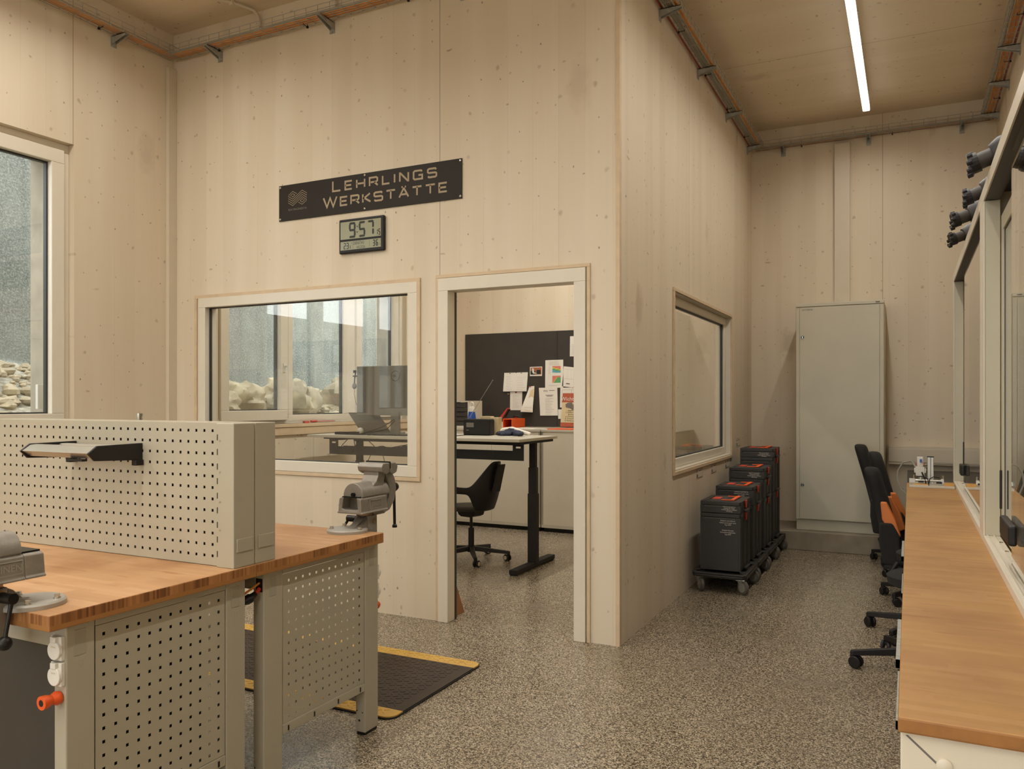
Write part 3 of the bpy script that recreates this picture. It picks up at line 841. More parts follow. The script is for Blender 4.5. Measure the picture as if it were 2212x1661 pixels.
    MB().box(-1.849, -.611, pf+sg*.045, pf+sg*.047, .842, 1.322).build('hole_shade_sheet', 'dark', pb_)  # dark colour stands in for the shade behind the peg holes
    # outlets and coupling
    if near:
        socket(T, -.581, -2.96, .731, -1); socket(T, -.581, -2.96, .661, -1)
        m = MB(); m.loft([((-.581, -2.962, .598), .017), ((-.581, -2.972, .598), .019), ((-.581, -2.985, .598), .013), ((-.581, -3.0, .598), .018), ((-.581, -3.013, .598), .0185)], 20)
        cp = m.build('air_coupling', 'orange', T, smooth=True)
        MB().cyl((-.581, -3.0132, .598), (-.581, -3.0136, .598), .009, n=16).build('coupling_bore', 'black', cp)
        socket(T, -1.89, -2.387, 1.19, -1); socket(T, -1.89, -2.387, 1.10, -1)
    else:
        socket(T, -.581, -1.543, .665, 1); socket(T, -.581, -1.543, .585, 1)
        MB().loft([((-.581, -1.541, .52), .015), ((-.581, -1.52, .52), .018), ((-.581, -1.508, .52), .012)], 20).build('air_coupling', 'orange', T, smooth=True)
        MB().box(-.592, -.562, -2.2216, -2.2205, .725, .772).build('cable_opening', 'black', T)
    return T
workbench('near workbench with bamboo top, peg board and two white outlets on its leg', -3.03, -2.291, True)
workbench('far workbench with bamboo top, its corner beside the window vise', -2.289, -1.55, False)
T = thing('base_cabinet', 'dark grey cabinet filling the space under the near workbench', 'cabinet', (-1.3, -2.68, 0))
MB().box(-1.92, -.612, -2.93, -2.42, .04, .726).build('body', 'dark', T, bevel=.003)
MB().box(-1.9, -.63, -2.9, -2.44, 0, .04).build('plinth', 'black', T)
d = MB().box(-1.26, -.616, -2.948, -2.931, .05, .726).build('door', 'dark', T, bevel=.001)
MB().box(-1.24, -1.225, -2.97, -2.9485, .45, .60).build('handle', 'galv', d)
MB().box(-1.916, -1.263, -2.948, -2.931, .05, .726).build('door', 'dark', T, bevel=.001)

T = thing('power_plug', 'black plug with red cable between the two workbenches', 'plug', (-.58, -2.26, .7))
MB().loft([((-.575, -2.300, .705), .010), ((-.575, -2.285, .709), .016), ((-.575, -2.268, .713), .017), ((-.575, -2.262, .716), .012), ((-.575, -2.243, .723), .0095)], 14).build('plug_body', 'black', T, smooth=True)
MB().tube([(-.575, -2.245, .722), (-.575, -2.232, .730), (-.575, -2.2225, .737)], .0075, 10).build('cable', 'red', T, smooth=True)
MB().tube([(-.58, -2.306, .728), (-.578, -2.26, .742), (-.576, -2.222, .757)], .004, 8).build('yellow_cable', 'cable_orange', T, smooth=True, label='orange cable')

# light fitting on the near peg board
T = thing('bench_light', 'aluminium and black bench light fixed to the near peg board', 'lamp', (-1.15, -2.377, 1.2))
for x in (-.985, -1.345):
    for d in (0,):
        MB().prism([(-2.377, 1.188), (-2.377, 1.249), (-2.555, 1.247), (-2.59, 1.222), (-2.565, 1.196)], lambda a, b: (x-.005, a, b), lambda a, b: (x+.005, a, b)).build('side_bracket', 'black', T, bevel=.002)
    MB().box(x-.012, x+.012, -2.41, -2.378, 1.17, 1.19).build('foot_block', 'black', T, bevel=.002)
MB().prism([(-2.535, 1.245), (-2.556, 1.243), (-2.586, 1.223), (-2.556, 1.203), (-2.53, 1.201)], lambda a, b: (-1.34, a, b), lambda a, b: (-.99, a, b)).build('front_profile', 'alu', T, bevel=.001)
MB().box(-1.34, -.99, -2.45, -2.415, 1.21, 1.243).build('rear_profile', 'alu', T, bevel=.006)
MB().box(-1.12, -1.04, -2.57, -2.55, 1.193, 1.2).build('switch', 'black', T)

def vise(label, loc, rz, open_, ball):
    """origin on the lift column, level with the bench top; jaws at +y, clamping plate on the bench at -y"""
    T = thing('bench_vise', label, 'vise', loc, rz, 'bench vises')
    def B(n, m, mt, p=T, **k): return m.build(n, mt, p, world=False, **k)
    rear = .112; dx, dy = -.025, -.097
    b = MB(); b.loft([((dx, dy, 0), .086), ((dx, dy, .011), .086), ((dx, dy, .016), .081)], 44)
    base = B('base_plate', b, 'cast_light', smooth=True)
    for a in (20, 140, 215):
        q = Vector((dx+.066*math.cos(R(a)), dy+.066*math.sin(R(a)), 0))
        if a == 20: q = Vector((dx+.072, dy-.01, 0))
        B('bolt', MB().cyl(q+Vector((0, 0, .016)), q+Vector((0, 0, .019)), .010, n=16).cyl(q+Vector((0, 0, .019)), q+Vector((0, 0, .027)), .0075, n=6), 'chrome', base)
    m = MB()
    m.prism([(-.034, -.030), (.034, -.030), (.040, -.018), (.040, .030), (.028, .038), (-.028, .038), (-.040, .030), (-.040, -.018)], lambda a, c: (a, c, -.10), lambda a, c: (a*.95, c*.95, .064))
    m.prism([(-.120, .014), (-.085, .020), (-.050, .050), (-.028, .062), (-.02, .062), (-.02, .014)], lambda a, c: (-.024+(.015 if c < .03 else 0), a, c), lambda a, c: (.024-(.015 if c < .03 else 0), a, c))
    m.prism([(-.10, .014), (-.055, .030), (-.030, .055), (-.03, .014)], lambda a, c: (-.034, a, c), lambda a, c: (.034, a, c))
    B('pedestal', m, 'cast', smooth=True, bevel=.003)
    B('clamp_bolt', MB().cyl((.036, .004, .038), (.043, .004, .038), .011, n=20), 'brown_steel')
    B('column', MB().cyl((0, 0, .06), (0, 0, .086), .031, n=28), 'brown_steel', smooth=True)
    m = MB()
    m.prism([(-.066, .080), (.066, .080), (.066, .086), (.061, .088), (.057, .143), (.046, .148), (-.046, .148), (-.057, .143), (-.061, .088), (-.066, .086)],
            lambda a, c: (a, -.058, c), lambda a, c: (a, .075, c))
    m.prism([(-.066, .080), (.066, .080), (.066, .086), (.061, .088), (.057, .143), (.046, .148), (.034, .148), (.042, .102), (.030, .097), (-.030, .097), (-.042, .102), (-.034, .148), (-.046, .148), (-.057, .143), (-.061, .088), (-.066, .086)],
            lambda a, c: (a, -rear-.002*(c < .09), c), lambda a, c: (a, -.0578, c))
    m.prism([(.015, .060), (.095, .060), (.10, .084), (-.0, .084)], lambda a, c: (-.034, a, c), lambda a, c: (.034, a, c))
    body = B('body', m, 'cast', bevel=.003)
    m = MB(); ring(m, -.052, .034, .098, .134, .0016, .0578, .0606, 'y')
    m.text('LEINEN', lambda u, v: (.0602-.0*v, -.009+u, .1075+v), .0255)
    B('lettering', m, 'cast_light', body, label='raised cast letters')
    if ball:
        m = MB(); ring(m, -.052, .034, .098, .134, .0016, -.0606, -.0578, 'y')
        m.text('LEINEN', lambda u, v: (-.0602, -.009-u, .1075+v), .0255)
        B('lettering', m, 'cast_light', body, label='raised cast letters')
    n = 16; poly = [(.052*math.cos(PI*i/n), .152+.056*math.sin(PI*i/n)) for i in range(n+1)]+[(-.046, .146), (.046, .146)]
    ys = -rear+.022+open_
    m = MB(); m.prism(poly, lambda a, c: (a, ys, c), lambda a, c: (a, .105, c))
    sl = B('slide', m, 'cast', bevel=.002, smooth=True)
    B('slide_knob', MB().cyl((.004, ys-.010, .160), (.004, ys+.001, .160), .009, n=16), 'gunmetal', sl)
    B('slide_rail', MB().box(-.044, .044, -rear+.003, ys-.001, .1485, .1525), 'gunmetal', sl)
    m = MB(); pf = [(.0, .195), (.022, .208), (.036, .232), (.036, .252), (.086, .252), (.086, .225), (.078, .195), (.07, .15), (.0, .15)]
    m.prism(pf, lambda a, c: (-.040, a, c), lambda a, c: (.040, a, c))
    m.prism([(.03, .250), (.024, .270), (.038, .286), (.086, .286), (.086, .244), (.06, .236)], lambda a, c: (-.066, a, c), lambda a, c: (.066, a, c))
    B('fixed_jaw', m, 'cast', bevel=.004)
    o = open_
    m = MB()
    pm = [(.097, .245), (.142, .245), (.168, .210), (.180, .165), (.164, .11), (.128, .072), (.088, .062), (.072, .075), (.10, .095), (.122, .125), (.126, .17), (.112, .205), (.098, .230)]
    m.prism(pm, lambda a, c: (-.037, a+o, c), lambda a, c: (.037, a+o, c))
    m.prism([(.094, .286), (.130, .286), (.150, .268), (.140, .240), (.112, .232), (.094, .242)], lambda a, c: (-.066, a+o, c), lambda a, c: (.066, a+o, c))
    m.box(-.032, .032, .07, .12+o, .128, .15)
    B('moving_jaw', m, 'cast', bevel=.005)
    for a, c in ((.0862, .0885), (.0915+o, .0938+o)):
        B('jaw_plate', MB().box(-.064, .064, a, c, .260, .291), 'gunmetal')
    sp = B('spindle', MB().cyl((0, .165+o, .165), (0, .198+o, .165), .014, n=16).loft([((0, .198+o, .165), .022), ((0, .210+o, .165), .0235), ((0, .226+o, .165), .018), ((0, .231+o, .165), .006)], 20), 'gunmetal', smooth=True)
    B('handle_bar', MB().cyl((0, .212+o, .172), (.004, .212+o, -.012), .0066, n=12).loft([((.004, .212+o, -.006), .0066), ((.004, .212+o, -.012), .0115), ((.004, .212+o, -.022), .0115)], 14), 'gunmetal', sp, smooth=True)
    m = MB().cyl((-.036, -.004, .042), (-.048, -.004, .042), .012, n=16)
    cl = B('clamp_lever', m.cyl((-.048, -.004, .042), (-.094, -.006, .043), .0145, n=18), 'gunmetal', smooth=True)
    B('lever_collar', MB().cyl((-.040, -.004, .042), (-.043, -.004, .042), .017, n=18), 'brass', cl)
    B('lever_rod', MB().loft([((-.086, -.006, .04), .0062), ((-.088, .012, -.052), .0052)], 12).ball((-.088, .014, -.068), .0185, 20, 14) if ball else
      MB().loft([((-.088, -.006, .04), .0062), ((-.106, -.020, .004), .0055)], 12), 'gunmetal', cl, smooth=True)
    return T
vise('grey vise on the far workbench corner in front of the interior window', (-.645, -1.51, .8402), 0, .0, False)
vise('grey vise cut off at the left edge, on the near workbench', (-.705, -3.073, .8402), PI, .035, True)

tag(MB().cyl((-1.816, -1.72, .8405), (-1.816, -1.72, 1.325), .013, n=20).loft([((-1.816, -1.72, 1.325), .015), ((-1.816, -1.72, 1.340), .015)], 20).loft([((-1.816, -1.72, .8405), .04), ((-1.816, -1.72, .848), .04)], 24).build('steel_post', 'chrome', smooth=True),
    'slim bright steel tube rising behind the near peg board', 'post')

# anti-fatigue mat
T = thing('floor_mat', 'black rubber mat with yellow borders on the floor beside the far workbench', 'mat', (-1.5, -1.04, 0))
def rrect(x0, x1, y0, y1, r, n=6):
    P_ = []
    for cx, cy, a0 in ((x1-r, y0+r, -90), (x1-r, y1-r, 0), (x0+r, y1-r, 90), (x0+r, y0+r, 180)):
        for i in range(n+1):
            a = R(a0+90*i/n); P_.append((cx+r*math.cos(a), cy+r*math.sin(a)))
    return P_
MB().prism(rrect(-2.42, -.545, -1.46, -.62, .055), lambda a, b: (a, b, .001), lambda a, b: (a, b, .007)).build('backing', 'black_matte', T)
def strip(y0, y1, name, mt, both=None):
    pts = [p for p in rrect(-2.415, -.55, -1.455, -.625, .05)]
    # clip rounded outline to the strip
    def clip(P_, yv, keep_above):
        out = []
        for i in range(len(P_)):
            a, b = P_[i], P_[(i+1) % len(P_)]
            ia = (a[1] >= yv) == keep_above; ib = (b[1] >= yv) == keep_above
            if ia: out.append(a)
            if ia != ib:
                t_ = (yv-a[1])/(b[1]-a[1]); out.append((a[0]+t_*(b[0]-a[0]), yv))
        return out
    P_ = clip(clip(pts, y0, True), y1, False)
    m = MB().prism(P_, lambda a, b: (a, b, .007), lambda a, b: (a, b, .012))
    x = -2.38; k = 0
    while x < -.6:
        y = y0+.02+(k % 2)*.016
        while y < y1-.015:
            s_ = 1 if (k+int((y-y0)/.032)) % 2 else -1
            m.prism([(x-.011, y-.002*s_), (x, y-.0028), (x+.011, y+.002*s_), (x, y+.0028)], lambda a, b: (a, b+(a-x)*.5*s_, .012), lambda a, b: (a, b+(a-x)*.5*s_, .0138))
            y += .032
        x += .032; k += 1
    return m.build(name, mt, T)
strip(-1.455, -1.365, 'border', 'mat_yellow'); strip(-.715, -.625, 'border', 'mat_yellow'); strip(-1.364, -.716, 'tread', 'mat_black')

# ------------------------------------------------------------ black transport cases on dollies
def dolly(label, y0):
    T = thing('dolly', label, 'dolly', (.237, y0+.256, 0), group='dollies in a row along the side wall')
    def B(n, m, mt, p=T, **k): return m.build(n, mt, p, world=False, **k)
    m = MB(); hx, hy = .2, .256
    m.prism([(-hx+.03, -hy), (hx-.03, -hy), (hx, -hy+.03), (hx, hy-.03), (hx-.03, hy), (-hx+.03, hy), (-hx, hy-.03), (-hx, -hy+.03)],
            lambda a, b: (a*.97, b*.98, .108), lambda a, b: (a, b, .132))
    ring2 = [(-hx, -hx+.038), (hx-.038, hx)]
    for a, b in ring2: m.box(a+.004, b-.004, -hy+.02, hy-.02, .132, .152)
    m.box(-hx+.02, hx-.02, -hy+.004, -hy+.045, .132, .146).box(-hx+.02, hx-.02, hy-.045, hy-.004, .132, .146)
    fr = B('platform', m, 'charcoal', bevel=.006)
    for sx in (-1, 1):
        for sy in (-1, 1):
            B('corner_pad', MB().box(sx*.165-.024, sx*.165+.024, sy*.185-.03, sy*.185+.03, .1525, .157), 'charcoal', fr, bevel=.002)
    for sx in (-1, 1):
        for sy in (-1, 1):
            cx, cy = sx*.150, sy*.2; a = R(58 if sx > 0 else 40)+sy*.12
            w = Vector((math.cos(a), math.sin(a), 0)); o = Vector((w.y, -w.x, 0))*.022; C0 = Vector((cx, cy, 0))
            c = B('caster', MB().box(cx-.03, cx+.03, cy-.034, cy+.034, .1035, .1085).cyl((cx, cy, .094), (cx, cy, .104), .02, n=16), 'chrome')
            fm = MB(); hc = C0+o+Vector((0, 0, .052)); u = o.normalized()
            fm.prism([(-.024, .097), (.024, .097), (.024, .093), (-.024, .093)], lambda p_, q_: C0+u*p_-w*.018+Vector((0, 0, q_)), lambda p_, q_: C0+u*p_+w*.018+Vector((0, 0, q_)))
            for s_ in (-1, 1):
                fm.prism([(-.022, .095), (.026, .095), (.034, .052), (.022, .044), (.012, .052)], lambda p_, q_: C0+u*p_+w*s_*.0165+Vector((0, 0, q_)), lambda p_, q_: C0+u*p_+w*s_*.0185+Vector((0, 0, q_)))
            B('fork', fm, 'hub_grey', c)
            wl = B('wheel', MB().loft([(hc-w*.013, .045), (hc-w*.010, .051), (hc+w*.010, .051), (hc+w*.013, .045)], 30), 'tyre', c, smooth=True)
            B('hub', MB().loft([(hc-w*.0142, .034), (hc+w*.0142, .034)], 26).cyl(hc-w*.0195, hc+w*.0195, .006, n=10), 'hub_grey', wl)
    return T
dolly('dolly under the nearest and lowest stack of black cases', 1.520)
dolly('dolly under the second stack of black cases', 2.046)
dolly('dolly under the third stack of black cases from the front', 2.572)
dolly('dolly under the tallest stack, nearest to the grey cabinet', 3.098-.03)

def case(label, y0, z0, h, top=False, text=None):
    T = thing('transport_case', label, 'case', (.2375, y0+.198, z0), group='black transport cases with red latches')
    def B(n, m, mt, p=T, **k): return m.build(n, mt, p, world=False, **k)
    hx, hy = .146, .196; lid = h-.028
    m = MB()
    m.prism([(-hx+.012, -hy), (hx-.012, -hy), (hx, -hy+.012), (hx, hy-.012), (hx-.012, hy), (-hx+.012, hy), (-hx, hy-.012), (-hx, -hy+.012)],
            lambda a, b: (a*.985, b*.99, .002), lambda a, b: (a*.985, b*.99, lid-.001))
    for sx in (-1, 1):
        for sy in (-1, 1): m.box(sx*hx-sx*.018, sx*hx, sy*hy-sy*.03, sy*hy, .002, lid-.001)
    for yv in (-.10, -.06, .06, .10): m.box(hx-.004, hx+.002, yv-.006, yv+.006, .012, lid-.01)
    body = B('body', m, 'charcoal', bevel=.002)
    m = MB(); m.prism([(-hx+.008, -hy-.002), (hx-.008, -hy-.002), (hx+.001, -hy+.012), (hx+.001, hy-.012), (hx-.008, hy+.002), (-hx+.008, hy+.002), (-hx-.001, hy-.012), (-hx-.001, -hy+.012)],
            lambda a, b: (a, b, lid), lambda a, b: (a, b, h-.001))
    ld = B('lid', m, 'charcoal', bevel=.003)
    # latch at the lid on the aisle side
    lt = B('latch', MB().prism([(-.030, h-.004), (.030, h-.004), (.014, h-.060), (-.014, h-.060)], lambda a, c: (hx+.002, a-.01, c), lambda a, c: (hx+.011, a-.01, c)), 'red', bevel=.002)
    if h > .12 or top:
        B('carry_handle', MB().box(hx+.002, hx+.022, -.07, .07, .004, .020), 'charcoal', bevel=.004)
    if top:
        m = MB(); m.box(-.09, -.03, -.06, .06, h-.001, h+.003)
        B('lid_badge', m, 'red', ld, bevel=.001)
        m = MB(); m.box(.01, .095, -.12, .12, h-.001, h+.0008)
        B('handle_recess', m, 'black_matte', ld)
        m = MB(); m.box(.062, .088, -.13, .13, h+.0008, h+.010); m.box(-.005, .062, -.13, -.112, h+.0008, h+.007); m.box(-.005, .062, .112, .13, h+.0008, h+.007)
        B('top_handle', m, 'orange', ld, bevel=.002)
        m = MB(); m.box(-.135, .125, -hy+.012, -hy+.016, h-.001, h+.0015).box(-.12, -.10, -.15, .15, h-.001, h+.002)
        B('lid_rib', m, 'charcoal', ld)
    B('front_rib', MB().box(-.115, .105, -hy-.0012, -hy+.003, lid-.010, lid-.008), 'grey_plastic', body)
    if text:
        m = MB()
        for (s_, x, z, sz) in text:
            m.text(s_, lambda u, v: (x+u, -hy-.0006, z+v), sz)
        B('lettering', m, 'paper', body, label='small white printed text')
    return T
TOPT = lambda h: [('Didactic assembly kit', .065, h-.048, .0105), ('Accessories Tools', .065, h-.059, .0105), ('Didaktik Bausatz Zubehör', .065, h-.070, .0105), ('Werkzeug', .065, h-.081, .0105)]
BIG = lambda h, a, b, c: [('Didactic assembly kit', .055, h-.055, .0125), (a, .055, h-.070, .0125), (c, .055, h-.085, .0125), ('Didaktik Bausatz', .055, h-.125, .0125), (b, .055, h-.140, .0125), (c, .055, h-.155, .0125)]
Z0 = .1565
case('tall black case at the bottom of the nearest stack', 1.573, Z0, .419, False, BIG(.419, 'helical-worm gear units', 'Schneckenradgetriebe', 'Typ SF47'))
case('flat black case with orange handle on top of the nearest stack', 1.573, Z0+.4195, .088, True, [(a, b, c+.008, d) for a, b, c, d in TOPT(.088)])
case('tall black case at the bottom of the second stack', 2.098, Z0, .419, False, BIG(.419, 'helical bevel gear units', 'Kegelradgetriebe', 'Typ KA47'))
case('medium black case with orange handle on top of the second stack', 2.098, Z0+.4195, .148, True, [(a, b, c+.01, d) for a, b, c, d in BIG(.148, 'helical bevel gear units', 'Kegelradgetriebe', 'Typ KA47')][:4])
case('tall black case at the bottom of the third stack', 2.624, Z0, .419)
case('medium black case in the middle of the third stack', 2.624, Z0+.4195, .160)
case('flat black case with orange handle on top of the third stack', 2.624, Z0+.58, .095, True, TOPT(.095))
case('tall black case at the bottom of the tallest stack', 3.128, Z0, .419)
case('tall black case in the middle of the tallest stack beside the grey cabinet', 3.128, Z0+.4195, .310)
case('flat black case with orange handle on top of the tallest stack', 3.128, Z0+.73, .082, True, [(a, b, c+.008, d) for a, b, c, d in TOPT(.082)])
# small inventory labels under the window
for y0, y1, z1, lb in ((1.83, 2.04, .872, 'leftmost small grey tag under the side window ledge'), (2.35, 2.55, .872, 'middle small grey tag under the side window ledge'),
                       (2.91, 3.11, .872, 'small grey tag under the right end of the side window ledge'), (3.42, 3.61, 1.042, 'small grey tag on the wall above the tallest black stack')):
    T = thing('wall_tag', lb, 'tag', (0, (y0+y1)/2, z1-.03), group='small printed tags on the side wall')
    MB().box(.0005, .003, y0, y1, z1-.075, z1).build('plate', 'duct', T)
    m = MB(); ring(m, y0+.003, y1-.003, z1-.072, z1-.003, .0025, .003, .0034, 'y')
    m.box(.003, .0034, y0+.01, y0+.05, z1-.068, z1-.045).box(.003, .0034, y0+.075, y1-.03, z1-.022, z1-.016).box(.003, .0034, y0+.01, y0+.03, z1-.028, z1-.012)
    m.build('print', 'ink', T)

# ------------------------------------------------------------ grey switch cabinet
T = thing('switch_cabinet', 'tall pale grey steel switch cabinet against the back wall', 'cabinet', (.9, 3.62, .175))
x0, x1, yf, zb, zt = .510, 1.272, 3.66, .176, 2.318
MB().box(x0, x1, yf+.02, 4.248, zb+.10, zt).build('body', 'cab_grey', T, bevel=.004)
MB().box(x0+.004, x1-.004, yf+.03, 4.24, zb, zb+.098).build('plinth', 'cab_grey', T, bevel=.003)
MB().box(x0, x1, yf, yf+.0195, zt-.030, zt).build('top_trim', 'cab_grey', T, bevel=.003)
MB().box(x0+.005, x0+.036, yf+.006, yf+.0195, zb+.105, zt-.035).build('frame_edge', 'cab_grey', T)
MB().box(x1-.036, x1-.004, yf+.006, yf+.0195, zb+.105, zt-.035).build('frame_edge', 'cab_grey', T)
d = MB().box(x0+.037, x1-.037, yf-.004, yf+.0195, zb+.110, zt-.038).build('door', 'cab_grey', T, bevel=.003)
for z in (2.0, .605):
    MB().cyl((x0+.062, yf-.009, z), (x0+.062, yf-.004, z), .020, n=24).build('lock', 'galv', d)
    MB().cyl((x0+.062, yf-.0095, z), (x0+.062, yf-.009, z), .013, n=20).build('lock_core', 'black', d)
    MB().box(x0+.0595, x0+.0645, yf-.0105, yf-.0095, z-.01, z+.01).build('key_slot', 'chrome', d)
m = MB(); m.text('SYSTEMA', lambda u, v: (x0+.105+u*1.2, yf-.0046, zt-.068+v), .020); m.build('lettering', 'ink_dark', d)
MB().box(x1-.07, x1-.035, yf-.001, yf, zt-.022, zt-.010).build('name_tag', 'ink', T)
# ------------------------------------------------------------ the office
T = thing('standing_desk', 'pale grey standing desk with black frame inside the office', 'desk', (-2.35, 1.76, 0))
MB().box(-3.46, -1.30, 1.38, 2.15, 1.068, 1.092).build('desktop', 'desk', T, bevel=.002)
def desk_leg(x):
    l = MB().box(x-.04, x+.04, 1.74, 1.80, .03, .62).build('leg', 'black_matte', T, bevel=.003)
    MB().box(x-.035, x+.035, 1.745, 1.795, .62, .84).build('inner_tube', 'black_matte', l, bevel=.003)
    MB().box(x-.030, x+.030, 1.75, 1.79, .84, 1.05).build('top_tube', 'black_matte', l, bevel=.003)
    MB().box(x-.035, x+.035, 1.38, 2.15, .008, .045).build('foot', 'black_matte', l, bevel=.004)
    MB().box(x-.03, x+.03, 1.39, 1.42, 0, .008).box(x-.03, x+.03, 2.11, 2.14, 0, .008).build('glide', 'black', l)
    MB().box(x-.04, x+.04, 1.44, 2.10, 1.045, 1.067).build('top_arm', 'black_matte', l, bevel=.003)
desk_leg(-1.36); desk_leg(-3.16)
MB().box(-3.1, -1.42, 1.6, 1.66, 1.03, 1.067).build('rail', 'black_matte', T, bevel=.003)
MB().box(-3.3, -1.34, 1.42, 1.45, 1.055, 1.068).build('front_rail', 'black_matte', T)
m = MB()
m.box(-3.22, -1.42, 1.500, 1.503, .915, .985).box(-3.22, -1.42, 1.500, 1.60, .912, .915).box(-3.22, -1.42, 1.60, 1.603, .915, .985)
m.build('cable_channel', 'black_matte', T)
for x in (-1.42, -3.30):
    m = MB(); ring(m, x-.0, x+.10 if x > -2 else x+.1, .985, 1.055, .028, 1.50, 1.504, 'x'); m.box(x, x+.1, 1.5, 1.504, .912, .985)
    m.build('hanger_plate', 'black_matte', T)

T = thing('monitor', 'large grey computer monitor seen from behind on the office desk', 'monitor', (-2.62, 1.62, 1.092))
sh = MB(); sh.prism([(-3.055, 1.268), (-2.20, 1.268), (-2.20, 1.714), (-3.055, 1.714)], lambda a, c: (a, 1.585, c), lambda a, c: (a, 1.620, c))
hs = sh.build('housing', 'grey_plastic', T, bevel=.004)
MB().box(-3.045, -2.21, 1.621, 1.624, 1.28, 1.705).build('screen', 'black', T)
m = MB(); pts = [(.044*math.cos(2*PI*i/28), .044*math.sin(2*PI*i/28)) for i in range(28)]; pts.append(pts[0])
m.ribbon(pts, .004, lambda u, v: (-2.630+u, 1.5843, 1.622+v)); m.text('DELL', lambda u, v: (-2.630+u, 1.5843, 1.612+v), .028)
m.build('emblem', 'black', hs)
MB().prism([(-2.665, 1.30), (-2.585, 1.30), (-2.580, 1.10), (-2.670, 1.10)], lambda a, c: (a, 1.565, c), lambda a, c: (a, 1.60, c)).build('stand', 'grey_plastic', T, bevel=.003)
MB().box(-2.83, -2.42, 1.50, 1.74, 1.0925, 1.104).build('stand_foot', 'charcoal', T, bevel=.004)
T = thing('webcam', 'small round grey webcam clipped to the left edge of the monitor', 'webcam', (-3.08, 1.60, 1.6))
MB().ball((-3.085, 1.59, 1.535), (.022, .02, .028), 16, 10).build('camera_body', 'grey_plastic', T, smooth=True)
MB().tube([(-3.085, 1.59, 1.56), (-3.083, 1.59, 1.60), (-3.08, 1.60, 1.655)], .006, 8).box(-3.10, -3.05, 1.585, 1.625, 1.62, 1.632).box(-3.095, -3.07, 1.585, 1.6, 1.655, 1.68).build('clamp_arm', 'charcoal', T)
MB().tube([(-3.085, 1.59, 1.51), (-3.08, 1.58, 1.46), (-3.06, 1.575, 1.40), (-3.05, 1.575, 1.36)], .0022, 6).build('wire', 'cable_red', T)
T = thing('laptop', 'open grey laptop beside the monitor on the office desk', 'laptop', (-3.02, 1.86, 1.093))
MB().prism([(-3.14, 1.105), (-2.80, 1.105), (-2.80, 1.29), (-3.14, 1.29)], lambda a, c: (a-(c-1.105)*.45, 1.76-(c-1.105)*.45, c), lambda a, c: (a-(c-1.105)*.45, 1.768-(c-1.105)*.45, c)).build('lid', 'grey_plastic', T, bevel=.002)
MB().box(-3.14, -2.80, 1.77, 2.0, 1.0925, 1.106).build('keyboard_half', 'grey_plastic', T, bevel=.003)
tag(MB().box(-3.24, -3.02, 1.50, 1.58, 1.0922, 1.116).build('docking_station', 'black', bevel=.003), 'flat black dock on the left of the office desk', 'docking station')
tag(MB().ball((-3.07, 1.66, 1.123), (.03, .03, .03), 16, 10).build('webcam_ball', 'white', smooth=True), 'small white ball behind the black dock on the desk', 'ball')
m = MB(); rr = random.Random(5)
for k in range(5):
    cx = -3.0+.12*k; pts = []
    for j in range(26):
        a = j*.5+k; pts.append((cx+.075*math.cos(a)+.012*j*(k-2)*.2, 1.47+.028*math.sin(a*1.3), 1.098+.006*(j % 4 == 0)))
    m.tube(pts, .0032, 6)
tag(m.build('desk_cables', 'black_matte', smooth=True), 'tangle of thin black cables lying in front of the monitor', 'cables')
m = MB()
m.tube([(-2.62, 1.55, 1.235), (-2.68, 1.50, 1.18), (-2.80, 1.45, 1.13), (-2.93, 1.42, 1.099)], .0035, 6).tube([(-2.61, 1.55, 1.225), (-2.66, 1.50, 1.15), (-2.78, 1.46, 1.12), (-2.95, 1.44, 1.1)], .0035, 6)
tag(m.build('monitor_cable', 'black_matte', smooth=True), 'two black cables looping from the monitor stand to the desk', 'cables')
m = MB()
for k, (x, dx) in enumerate(((-3.06, -.06), (-3.0, .02), (-2.94, -.03), (-2.86, .09))):
    m.tube([(x, 1.47, 1.06), (x+dx, 1.46, 1.0), (x+dx*1.5-.02, 1.47, .95), (x+dx-.08, 1.52, .925)], .0035, 6)
m.tube([(-2.3, 1.50, 1.06), (-2.42, 1.49, 1.02), (-2.6, 1.49, .99), (-2.72, 1.52, .985), (-2.85, 1.54, .97)], .0035, 6)
for k in range(4):
    pts = [(-2.75+.16*k+.05*math.cos(j*.7), 1.54+.02*math.sin(j*.9), .975+.018*math.sin(j*.7+k)) for j in range(12)]
    m.tube(pts, .004, 6)
m.tube([(-2.82, 1.49, .93), (-2.86, 1.49, .86), (-2.90, 1.5, .78)], .003, 6).tube([(-2.70, 1.49, .93), (-2.68, 1.49, .87), (-2.72, 1.5, .8)], .003, 6)
tag(m.build('under_desk_cables', 'black_matte', smooth=True), 'black cables looping through the channel under the desk', 'cables')
T = thing('power_adapter', 'black power adapter lying in the cable channel under the desk', 'adapter', (-2.45, 1.54, .985))
MB().box(-2.52, -2.40, 1.52, 1.57, .975, 1.005).build('brick', 'black', T, bevel=.006)

